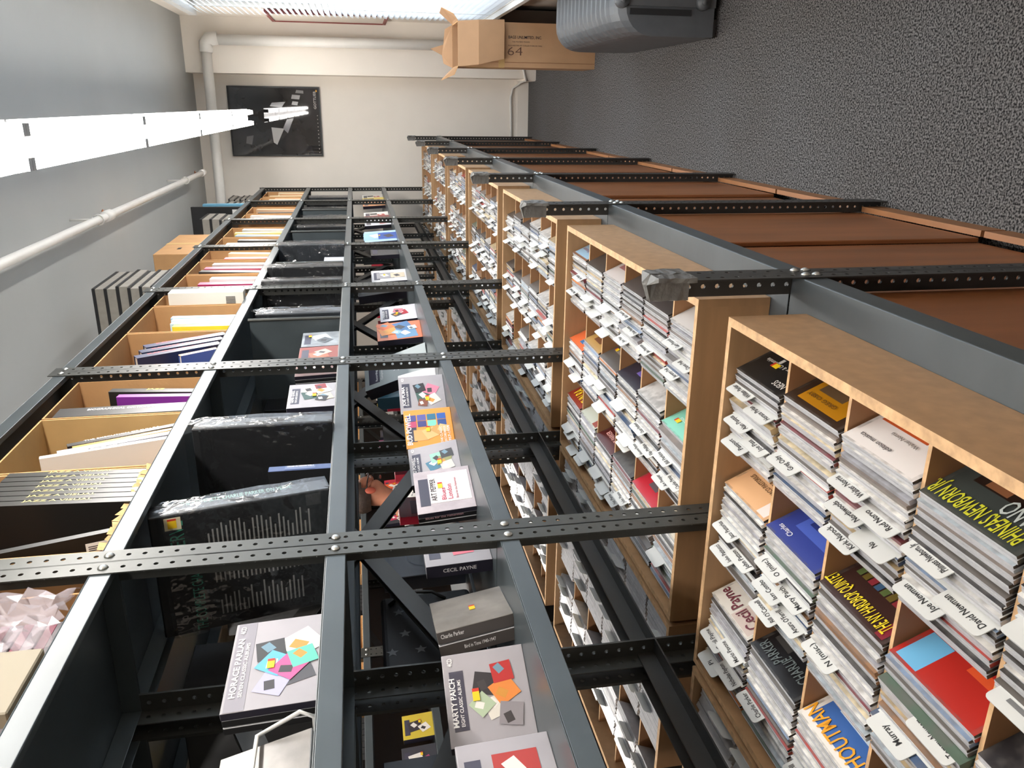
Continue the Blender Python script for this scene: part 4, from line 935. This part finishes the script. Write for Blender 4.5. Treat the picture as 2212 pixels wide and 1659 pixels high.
o = book(-.705, 3.195, ZB, .275, .20, .07, '#e2ddd2', 'large white book with a barcode on its side, top shelf by the third post pair', .0)
mb = MB()
for i in range(7): mb.box((-.05+.005*i, -.0012, .03), (-.0475+.005*i, -.0004, .065), INK)
mb.build('barcode', o)
# units beyond
rb = random.Random(4)
def fill(y0, y1, cols, labs, tilt=.05):
    n = len(cols); st_ = (y1-y0-.02)/n
    for i, cl in enumerate(cols):
        book(-.75, y0+.01+st_*i, ZB, rb.uniform(.20, .29), .18, min(st_*.8, .05), cl, labs[i], tilt+rb.uniform(-.04, .12))
for (y0, y1, lab, cols, labs) in (
    (3.44, 3.78, 'kraft box with a row of small black volumes, fourth unit top shelf', ['#1c1b1b', '#a8285a', '#e6e0dc'], ['black volume with white spine marks, fourth unit', 'crimson book beside the black volume, fourth unit', 'white book with red print, fourth unit']),
    (3.80, 4.12, 'kraft box with a grey album and pink books, fourth unit top shelf', ['#2a2626', '#c4586e', '#b9b5ae'], ['dark leaning hardback, fourth unit', 'rose pink book, fourth unit', 'large grey album, fourth unit']),
    (4.16, 4.43, 'kraft box with a red and cream book, fourth unit far end', ['#c23048', '#e0c89a'], ['red book with cream panel, fourth unit', 'cream book, fourth unit']),
    (4.50, 4.86, 'kraft box with black and white albums, fifth unit top shelf', ['#2a2828', '#cfc9bd', '#3a3836'], ['black album, fifth unit top shelf', 'cream album with a barcode, fifth unit', 'charcoal album, fifth unit']),
    (4.90, 5.28, 'tall kraft box with blue and yellow magazines, fifth unit top shelf', ['#8fb0c4', '#d9c26a', '#c9c9c6'], ['pale blue magazine leaning, fifth unit', 'yellow magazine leaning, fifth unit', 'white magazine leaning, fifth unit']),
    (5.56, 5.92, 'kraft box with pink and white books, sixth unit top shelf', ['#c43a58', '#e6e2e0', '#d8d2cc'], ['pink book, sixth unit top shelf', 'white book, sixth unit top shelf', 'off-white book, sixth unit top shelf']),
    (5.98, 6.36, 'kraft box with a black album, sixth unit far end', ['#262424', '#c9a88a'], ['black album, sixth unit far end', 'tan book, sixth unit far end']),
    (6.62, 7.02, 'kraft box with cream paperbacks, last unit top shelf', ['#e0cfae', '#d8b48c', '#e6dcc8', '#d0a078'], ['cream paperback, last unit, nearest of four', 'tan paperback, last unit, second of four', 'cream paperback, last unit, third of four', 'tan paperback, last unit, farthest of four']),
    (7.10, 7.50, 'kraft box with brown paperbacks nearest the end wall', ['#e2d0b0', '#c99a70', '#d9c4a0'], ['cream paperback nearest the end wall', 'brown paperback nearest the end wall', 'beige paperback nearest the end wall'])):
    cubby(y0, y1, lab, h_=.33); fill(y0, y1, cols, labs)

# ------------------------------------------------------------------ on top of the rack
GB = mat('grey_slipcase', '#8f8a82', .5, var=.1, vscale=30)
def flat_pile(x, y, w_, d_, hs, lab, group):
    """flat grey boxes lying on one another, dark lids between; each box is a thing"""
    z = ZS0
    nm = ['lowest', 'second', 'third', 'fourth', 'fifth', 'sixth', 'topmost']
    for i, h_ in enumerate(hs):
        o = thing('flat_box', '%s, %s' % (lab, nm[i] if i < len(hs)-1 else 'topmost'), 'box', (x+random.uniform(-.006, .006), y+random.uniform(-.004, .01), z), group=group)
        MB().box((-d_, 0, 0), (0, w_, h_*.72), GB).build('tray', o)
        MB().box((-d_-.002, -.003, h_*.72), (.003, w_+.002, h_-.0005), BLACK).build('lid', o)
        z += h_
flat_pile(-.80, 3.83, .40, .27, [.050]*7, 'flat grey box with black lid in the tall pile on the rack top', 'tall pile of flat boxes on the rack top')
o = thing('closed_carton', 'closed kraft carton on top of the rack beyond the tall pile', 'cardboard box', (-.80, 4.72, ZS0))
bevel(MB().box((-.25, 0, 0), (0, .72, .285), CARD).build('body', o), .003, 1); MB().box((.0004, .33, 0), (.001, .39, .2855), CARDT).build('packing_tape', o); MB().box((.0004, .16, .17), (.001, .21, .19), INK).build('printed_mark', o)
flat_pile(-.79, 6.05, .34, .22, [.066]*4, 'flat grey box with black lid in the short pile before the black album', 'short pile of flat boxes on the rack top')
o = thing('album_board', 'upright black album with white barcode label on top of the rack', 'album', (-.75, 6.50, ZS0)); bevel(MB().box((-.24, 0, 0), (0, .03, .40), BLACK).build('cover', o), .002, 1); MB().box((-.06, -.0012, .02), (-.02, -.0004, .10), WHITE).build('barcode_label', o)
o = thing('album_board', 'blue and white album behind the black one on top of the rack', 'album', (-.74, 6.60, ZS0)); bevel(MB().box((-.24, 0, 0), (0, .05, .33), plain('#6fa8c4', .35)).build('cover', o), .002, 1)
flat_pile(-.77, 6.84, .22, .20, [.05]*4, 'flat grey box in the low pile beyond the blue album', 'low pile of flat boxes beyond the albums')
flat_pile(-.77, 7.18, .30, .20, [.045]*5, 'flat grey box in the last pile against the end wall', 'last pile of flat boxes on the rack top')

# ------------------------------------------------------------------ the rack row across the far aisle: backs, cartons, sets
BACKP = mat('dark_brown_back_board', '#3a2c22', .6, var=.15, vscale=4); DKP = mat('added_dark_backing', '#0e0f10', .6)
for o in sec:
    MB().box((-.312, .01, .9), (-.318, BAY-.01, Z2), BACKP).build('rack_backing', o)
    MB().box((-.312, .01, Z2+.004), (-.318, BAY-.01, Z0), DKP).build('rack_backing', o)  # near-black sheet added to keep the view through the upper shelves dark
RIB = mat('ribbed_white_plastic', '#c9c4bb', .5)
rs = random.Random(9)
for k in range(1, NU):
    y_ = ya(k)
    for j in range(3):
        cubby(y_+.04+.34*j, y_+.36+.34*j, 'kraft carton on the upper shelf of the far rack row, bay %s, %s of three' % (['one', 'two', 'three', 'four', 'five', 'six'][k-1], ['nearest', 'middle', 'farthest'][j]), h_=.27, d_=.24, x=XW2-.02, z=ZS1)
        o = thing('disc_box_set', 'violet grey boxed set inside the far row carton, bay %s, %s of three' % (['one', 'two', 'three', 'four', 'five', 'six'][k-1], ['nearest', 'middle', 'farthest'][j]), 'disc box set', (XW2-.05, y_+.07+.34*j, ZS1+.0045))
        MB().box((-.15, 0, 0), (0, .2, .12), plain(['#4a4458', '#3a3238', '#5a4a48'][j], .4)).build('case', o)
        if j != 1:
            o = cubby(y_+.06+.34*j, y_+.34+.34*j, 'kraft carton on the middle shelf of the far rack row, bay %s, %s' % (['one', 'two', 'three', 'four', 'five', 'six'][k-1], ['near end', '', 'far end'][j]), h_=.25, d_=.22, x=XW2-.02, z=ZS2)
    o = thing('record_row', 'row of black boxed records on the middle shelf of the far rack row, bay %s' % ['one', 'two', 'three', 'four', 'five', 'six'][k-1], 'records', (XW2-.03, y_+.40, ZS2))
    for j in range(7): MB().box((-.24, .036*j, 0), (0, .036*j+.033, .27), BLACK).build('record_box', o)
    yy = y_+.05; n_ = 0
    while yy < y_+BAY-.2:
        cl = rs.choice(['#b8283c', '#2a2628', '#d9d6d2', '#e6e2dc', '#7a3a5a', '#3a3a40', '#c9b23c'])
        h_ = rs.uniform(.125, .15); w_ = rs.choice([.142, .142, .19])
        set_box(stand((XW2-.035, yy), (XW2-.03, yy+w_), ZS3, .08), '%s cased set on the lower shelf of the far rack row, bay %s, place %s' % ({'#b8283c': 'red', '#2a2628': 'black', '#d9d6d2': 'pale', '#e6e2dc': 'white', '#7a3a5a': 'plum', '#3a3a40': 'charcoal', '#c9b23c': 'yellow'}[cl], ['one', 'two', 'three', 'four', 'five', 'six'][k-1], ['one', 'two', 'three', 'four', 'five', 'six', 'seven', 'eight'][n_]), '', '', [(.5,.6,.4,.2, rs.choice(['#c23a5a', '#e0dcd8', '#3a3236', '#d8602c'])), (.4,.3,.3,.5, rs.choice(['#e6e0d6', '#5a5a60', '#b84a7a']))], w_=w_, h_=h_, body=plain(cl, .3), stick=(.6, .4))
        yy += w_+rs.uniform(.03, .12); n_ += 1
# a slatted air grille on the left wall, seen between the far shelves
o = thing('radiator', 'long ribbed white radiator low on the far left wall', 'radiator', (XW2-.75, 2.2, 0))
for j in range(60): MB().box((0, .07*j, .9), (.05, .07*j+.045, 1.75), RIB).build('fin', o) if j == 0 else obj('fin', o.children[0].data, o, (0, .07*j, 0))
MB().box((.005, 0, .85), (.045, 4.2, .9), RIB).build('lower_pipe', o); MB().box((.005, 0, 0), (.045, .06, .9), RIB).build('foot', o); MB().box((.005, 4.1, 0), (.045, 4.16, .9), RIB).build('foot', o)

# ------------------------------------------------------------------ person in the far aisle
SKIN = mat('skin', '#c98a6e', .5, var=.08, vscale=20); HAIRM = mat('dark_brown_hair', '#3a2c24', .6, var=.3, vscale=60, bump=.4, bscale=200)
SHIRT = bpy.data.materials.new('white_dotted_shirt'); SHIRT.use_nodes = True
nt = SHIRT.node_tree; tc = nt.nodes.new('ShaderNodeTexCoord'); vo = nt.nodes.new('ShaderNodeTexVoronoi'); vo.inputs['Scale'].default_value = 75
rp = nt.nodes.new('ShaderNodeValToRGB'); rp.color_ramp.interpolation = 'CONSTANT'; rp.color_ramp.elements[0].color = srgb('#6a6a70'); rp.color_ramp.elements[1].color = srgb('#e6e4e2'); rp.color_ramp.elements[1].position = .28
nt.links.new(tc.outputs['Object'], vo.inputs['Vector']); nt.links.new(vo.outputs['Distance'], rp.inputs[0]); nt.links.new(rp.outputs[0], nt.nodes['Principled BSDF'].inputs['Base Color'])
TROU = mat('dark_trousers', '#2a2c34', .8); SHOE = mat('black_shoe', '#1a1a1a', .4)
def skin_body():
    """figure facing local +x, about 1.76 m, head bowed; returns a mesh with materials by region"""
    V, E, Rr = [], [], []
    def add(p, r, par=None):
        V.append(p); Rr.append(r)
        if par is not None: E.append((par, len(V)-1))
        return len(V)-1
    pel = add((0, 0, .96), (.125, .15)); sp = add((.0, 0, 1.12), (.115, .14), pel); ch = add((-.01, 0, 1.30), (.125, .165), sp); ub = add((-.005, 0, 1.42), (.095, .12), ch)
    nk = add((.01, 0, 1.50), (.055, .055), ub); nk2 = add((.035, 0, 1.555), (.052, .052), nk)
    hb = add((.055, 0, 1.62), (.088, .072), nk2); hm = add((.075, 0, 1.67), (.098, .076), hb); ht = add((.085, 0, 1.725), (.075, .062), hm)
    jaw = add((.125, 0, 1.585), (.045, .045), hb); nose = add((.172, 0, 1.625), (.016, .014), hm)
    for s in (-1, 1):
        sh = add((-.01, s*.17, 1.405), (.062, .062), ub); el = add((.03, s*.235, 1.13), (.046, .046), sh); wr_ = add((.24, s*.13, 1.14), (.030, .030), el)
        pa = add((.31, s*.11, 1.16), (.022, .036), wr_)
        for i, (dy, L_) in enumerate(((-.03, .062), (-.01, .072), (.011, .068), (.03, .052))):
            f1 = add((.345, s*.11+dy, 1.165), (.0095, .0095), pa); f2 = add((.345+L_*.55, s*.11+dy, 1.17), (.009, .009), f1); add((.345+L_*.8, s*.11+dy, 1.15), (.008, .008), f2)
        t1 = add((.30, s*.11-s*.045, 1.175), (.011, .011), pa); add((.335, s*.11-s*.062, 1.18), (.009, .009), t1)
        hp = add((0, s*.095, .90), (.095, .095), pel); kn = add((.015, s*.10, .50), (.062, .062), hp); an = add((-.01, s*.105, .10), (.045, .045), kn)
        hl = add((.03, s*.108, .045), (.042, .042), an); add((.17, s*.115, .035), (.032, .045), hl)
    me = bpy.data.meshes.new('person_body'); me.from_pydata(V, E, []); ob = bpy.data.objects.new('tmp_body', me); C.objects.link(ob)
    ob.modifiers.new('skin', 'SKIN'); ob.modifiers.new('sub', 'SUBSURF').levels = 2
    for i, sv in enumerate(me.skin_vertices[0].data): sv.radius = Rr[i]; sv.use_root = (i == 0)
    bpy.context.view_layer.update()
    dg = bpy.context.evaluated_depsgraph_get()
    out = bpy.data.meshes.new_from_object(ob.evaluated_get(dg)); bpy.data.objects.remove(ob); out.name = 'person'
    out.materials.clear()
    for mt_ in (SKIN, SHIRT, TROU, SHOE): out.materials.append(mt_)
    for p_ in out.polygons:
        c_ = p_.center; k_ = 0
        if c_.z < .075: k_ = 3
        elif c_.z < 1.0 and abs(c_.y) < .2 and c_.x < .2: k_ = 2
        elif c_.z < 1.485 and not (c_.x > .215): k_ = 1
        p_.material_index = k_; p_.use_smooth = True
    return out
pb = obj('person', skin_body(), None, M=Matrix.Translation((-2.09, 4.05, -.004)) @ Matrix.Rotation(math.radians(48), 4, 'Z'))
tag(pb, 'person in a white dotted shirt and dark glasses bending over the far bins', 'person')
def blob(name, c, r_, mt_, parent, cut=None, seg=20):
    g = bmesh.new(); bmesh.ops.create_uvsphere(g, u_segments=seg, v_segments=seg//2+2, radius=1)
    if cut: bmesh.ops.delete(g, geom=[v for v in g.verts if cut(v.co)], context='VERTS')
    for v in g.verts: v.co = Vector((c[0]+v.co.x*r_[0], c[1]+v.co.y*r_[1], c[2]+v.co.z*r_[2]))
    me = bpy.data.meshes.new(name); g.to_mesh(me); g.free(); me.materials.append(mt_)
    for p_ in me.polygons: p_.use_smooth = True
    return obj(name, me, parent)
blob('hair', (.062, 0, 1.682), (.112, .092, .098), HAIRM, pb, lambda v: v.z < -.62+1.05*max(v.x+.15, 0))
EARM = mat('ruddy_ear', '#c4604a', .5)
for s in (-1, 1): blob('ear', (.048, s*.082, 1.635), (.020, .011, .032), EARM, pb)
gm = MB()
for s in (-1, 1):
    gm.tube([(.045, s*.086, 1.655), (.10, s*.088, 1.648), (.158, s*.06, 1.638)], .0035, BLACK, 6)
    gm.tube([(.160, s*.036+.026*math.cos(a), 1.633+.019*math.sin(a)) for a in [i*PI/6 for i in range(13)]], .003, BLACK, 6)
gm.tube([(.165, -.012, 1.637), (.165, .012, 1.637)], .003, BLACK, 6).build('glasses', pb, True)
WEYE = plain('#e6e2de', .3)
for s in (-1, 1): blob('eye', (.142, s*.034, 1.635), (.012, .014, .010), WEYE, pb, seg=10)
blob('mouth', (.158, 0, 1.575), (.008, .024, .006), plain('#a8584c', .5), pb, seg=10)
col_ = MB().tube([(.012+.06*math.cos(a), .068*math.sin(a), 1.488+.012*math.cos(a)) for a in [i*PI/8 for i in range(17)]], .014, SHIRT, 8).build('collar', pb, True)

# ------------------------------------------------------------------ tall carton, wheeled trunk
o = thing('tall_carton', 'tall opened kraft carton with torn flaps standing on the carpet', 'cardboard box', (.245, 5.64, 0))
CT_ = mat('brown_carton_board', '#b08a66', .75, var=.06, vscale=8, bump=.05, bscale=80)
w_, d_, h_ = .275, .30, .93
for a, b_ in (((0, 0, 0), (w_, .005, h_)), ((0, d_-.005, 0), (w_, d_, h_))): MB().box(a, b_, CT_, top=CARDE).build('wall', o)
for x0 in (0, w_-.005): MB().box((x0, .005, 0), (x0+.005, d_-.005, h_), CT_, top=CARDE).build('side_wall', o)
MB().box((.005, .005, 0), (w_-.005, d_-.005, .005), CT_).build('bottom', o)
def flap(pts, nm='flap'):
    v = [Vector(p) for p in pts]; n_ = (v[1]-v[0]).cross(v[2]-v[0]).normalized()*.004
    mb = MB(); mb.face(v, CT_); mb.face([p+n_ for p in reversed(v)], CT_)
    for i in range(len(v)): mb.face([v[i], v[i]+n_, v[(i+1) % len(v)]+n_, v[(i+1) % len(v)]], CARDE)
    mb.build(nm, o)
flap([(.0, -.001, h_), (w_, -.001, h_), (w_+.006, -.05, h_-.13), (.012, -.05, h_-.13)]); flap([(.012, -.051, h_-.13), (w_+.006, -.051, h_-.13), (w_+.012, -.045, h_-.30), (.05, -.045, h_-.30)])          # front flap folded down
flap([(-.001, 0, h_), (-.001, d_, h_), (-.07, d_-.03, h_+.07), (-.085, .10, h_+.10), (-.05, .03, h_+.02)])
flap([(w_, 0, h_), (w_, d_, h_), (w_+.07, d_-.02, h_+.09), (w_+.08, .06, h_+.10), (w_+.04, .0, h_+.03)])
flap([(.0, d_, h_), (w_, d_, h_), (w_*.9, d_+.02, h_+.05), (w_*.55, d_+.03, h_+.06), (w_*.45, d_+.04, h_+.15), (w_*.3, d_+.03, h_+.07), (.03, d_+.03, h_+.06)])
MB().box((-.0025, .02, h_-.31), (-.0005, .10, h_-.06), CARDT).build('packing_tape', o)
MB().box((-.001, -.002, .62), (w_+.001, -.0006, .66), CARDT).build('packing_tape', o)
def down(x, z): return Matrix.Translation((x, -.0009, z)) @ NEARM @ Matrix.Rotation(-PI/2, 4, 'Z')
lettering(o, 'BAGS UNLIMITED, INC.', down(.178, .595), .018, INK, .225, .012)
lettering(o, 'THE POLYBAG MAKERS', down(.155, .57), .008, INK, .12, 0)
lettering(o, 'ROCHESTER NY COLLECTORS BY MAIL', down(.132, .595), .008, INK, .23, 0)
lettering(o, '64', down(.075, .60), .055, plain('#5a3c2c', .6), .10, -.01)
MB().box((.03, -.0015, 0.0), (.034, -.0005, .92), plain('#8a6040', .7)).build('seam_line', o)

TR = mat('grey_ribbed_plastic', '#56595c', .45, var=.10, vscale=14, bump=.08, bscale=60)
o = thing('wheeled_trunk', 'grey ribbed plastic trunk on wheels standing in the aisle', 'trunk', (.30, 3.66, 0))
L_, W_, H_ = 1.18, .345, .47
g = MB(); n_ = 12
def sect(y, sc, z0=.03):
    P_ = []
    rad = .10*sc
    pts = [(0+.03*(1-sc), z0), (W_-.03*(1-sc), z0), (W_, z0+.05)]
    for i in range(7): a = i*PI/12; pts.append((W_-.10+.10*math.cos(a), H_*sc-.10+.10*math.sin(a)))
    for i in range(7): a = PI/2+i*PI/12; pts.append((.12+.12*math.cos(a), H_*sc-.12+.12*math.sin(a)))
    pts.append((0, z0+.06))
    return [(x_, y, z_) for x_, z_ in pts]
ys = [(0, .93), (.02, 1.0), (.05, 1.02)]
yv = .10
while yv < L_-.12:
    ys += [(yv, 1.03), (yv+.012, 1.055), (yv+.036, 1.055), (yv+.048, 1.03)]; yv += .075
ys += [(L_-.06, 1.02), (L_-.015, .97), (L_, .86)]
secs = [sect(*q) for q in ys]
for a, b_ in zip(secs, secs[1:]):
    for i in range(len(a)): j = (i+1) % len(a); g.face([a[i], a[j], b_[j], b_[i]], TR)
g.face(secs[0], TR); g.face(secs[-1][::-1], TR)
g.build('body', o)
MB().box((.085, -.006, .14), (.11, .0, .42), plain('#1d1e20', .6)).build('handle_slot', o)
MB().box((.12, -.012, .03), (W_-.01, .0, .43), TR).build('end_plate', o)
for z_ in (.46, .09):
    MB().tube([(.14, -.03, z_), (.14, -.002, z_)], [.03, .034], TR, 14).tube([(.14, -.036, z_), (.14, -.03, z_)], .014, TR, 10).build('latch_knob', o, True)
WHL = mat('grey_rubber_wheel', '#6b6963', .7)
for x_ in (.20, .30): MB().tube([(x_, .03, .047), (x_+.03, .03, .047)], .047, WHL, 18).build('wheel', o, True)
for y_ in (.06, 1.14): MB().prism([(-.02, -.02), (.05, -.02), (.05, .02), (-.02, .02)], 0, .045, TR, Matrix.Translation((.03, y_, 0))).build('foot', o)

# ------------------------------------------------------------------ framed poster and picture
o = thing('framed_poster', 'large black framed dark photograph behind glass on the end wall', 'picture', (-.455, YW-.022, 1.915))
PW, PH = .597, .795
for a, b_ in (((0,0,0), (PW,.02,.012)), ((0,0,PH-.012), (PW,.02,PH)), ((0,0,.012), (.012,.02,PH-.012)), ((PW-.012,0,.012), (PW,.02,PH-.012))): MB().box(a, b_, BLACK).build('frame_rail', o)
PRM = mat('dark_photo_print', '#2e2d2e', .015, var=.5, vscale=3.2, spec=.6, coat=.6)
MB().box((.012, .006, .012), (PW-.012, .016, PH-.012), PRM).build('photograph', o)
def tri(pts, col): MB().face([(x_, .0052, z_) for x_, z_ in pts], mat('photo_tone_'+col.strip('#'), col, .12, coat=.6)).build('photo_highlight', o)
tri([(.10, .40), (.24, .33), (.25, .44), (.12, .43)], '#b5b3b0'); tri([(.20, .30), (.33, .24), (.32, .30), (.24, .34)], '#77767a'); tri([(.10, .62), (.18, .60), (.17, .66), (.11, .67)], '#6a696a')
tri([(.44, .20), (.47, .19), (.475, .24), (.445, .25)], '#8a8888'); tri([(.49, .18), (.525, .17), (.53, .24), (.495, .25)], '#8a8888'); tri([(.54, .14), (.565, .14), (.57, .20), (.545, .21)], '#7c7b7b'); tri([(.42, .34), (.47, .30), (.46, .42), (.43, .44)], '#66666a')
lettering(o, 'GOTTLIEB', Matrix.Translation((.41, .0045, .035)) @ NEARM, .022, plain('#b5b1ac', .4), .15, .012)
for i in range(11): MB().box((.03+.032*i, .0045, .026), (.037+.032*i, .0052, .033), plain('#9a9692', .4)).build('print_dot', o) if i == 0 else obj('print_dot', [c_ for c_ in o.children if c_.name.startswith('print_dot')][0].data, o, (.032*i, 0, 0))
MB().box((.555, .0042, .022), (.572, .005, .034), plain('#d8a02c', .5)).build('yellow_label', o)
o = thing('red_framed_picture', 'narrow looking red-edged framed picture on the window wall by the corner', 'picture', (XR-.004, 6.80, 1.32))
RF = mat('red_brown_frame', '#7a3430', .5)
for a, b_ in (((-.03, 0, 0), (0, .68, .025)), ((-.03, 0, .90), (0, .68, .925)), ((-.03, 0, .025), (0, .025, .90)), ((-.03, .655, .025), (0, .68, .90))): MB().box(a, b_, RF).build('frame_rail', o)
MB().box((-.022, .025, .025), (-.004, .655, .90), plain('#cfc8bc', .3)).build('picture_sheet', o)

# ------------------------------------------------------------------ sets and cartons on the back-to-back rack
rq = random.Random(31); bayn = ['nearest', 'second', 'third', 'fourth', 'fifth', 'sixth', 'last']
for k in range(NU):
    y_ = ya(k)
    for j, (a, b_) in enumerate(((.10, .17), (.60, .22))):  # black boxes put in to make the middle shelf opening dark
        o = thing('boxed_record_set', 'black box added to darken the middle shelf behind the %s unit, %s of two' % (bayn[k], ['nearer', 'farther'][j]), 'boxed set', (XB2+.05, y_+a, ZS2))
        bevel(MB().box((0, 0, 0), (.22, b_, .30), VIN).build('case', o), .002, 1)
        MB().box((.2203, b_*.2, .05), (.2208, b_*.8, .10), plain('#2c2d30', .5)).build('printed_panel', o)
    for j in range(2):
        o = thing('closed_carton', 'closed kraft carton on the upper shelf behind the %s unit, %s of two' % (bayn[k], ['nearer', 'farther'][j]), 'cardboard box', (XB2+.02, y_+.06+.5*j, ZS1))
        bevel(MB().box((0, 0, 0), (.25, .44, .30), CARD).build('body', o), .002, 1)
        MB().box((.2502, .19, 0), (.2508, .25, .3004), CARDT).build('packing_tape', o)
    if k not in (0, 1):
        for j in range(3):
            w_ = .142; cl = rq.choice(['#b8283c', '#2a2628', '#c9c6c2', '#6a2a4a', '#3a3a40'])
            o = thing('disc_box_set', 'cased set seen from behind on the lower shelf behind the %s unit, %s of three' % (bayn[k], ['nearest', 'middle', 'farthest'][j]), 'disc box set', (XB2+.03, y_+.08+.33*j, ZS3))
            bevel(MB().box((0, 0, 0), (.03, w_, .13), plain(cl, .3)).build('case', o), .001, 1); MB().box((.0302, .02, .03), (.0306, w_-.03, .09), plain(rq.choice(['#d8d4d0', '#8a3a5a', '#5a5a60']), .4)).build('back_print', o)
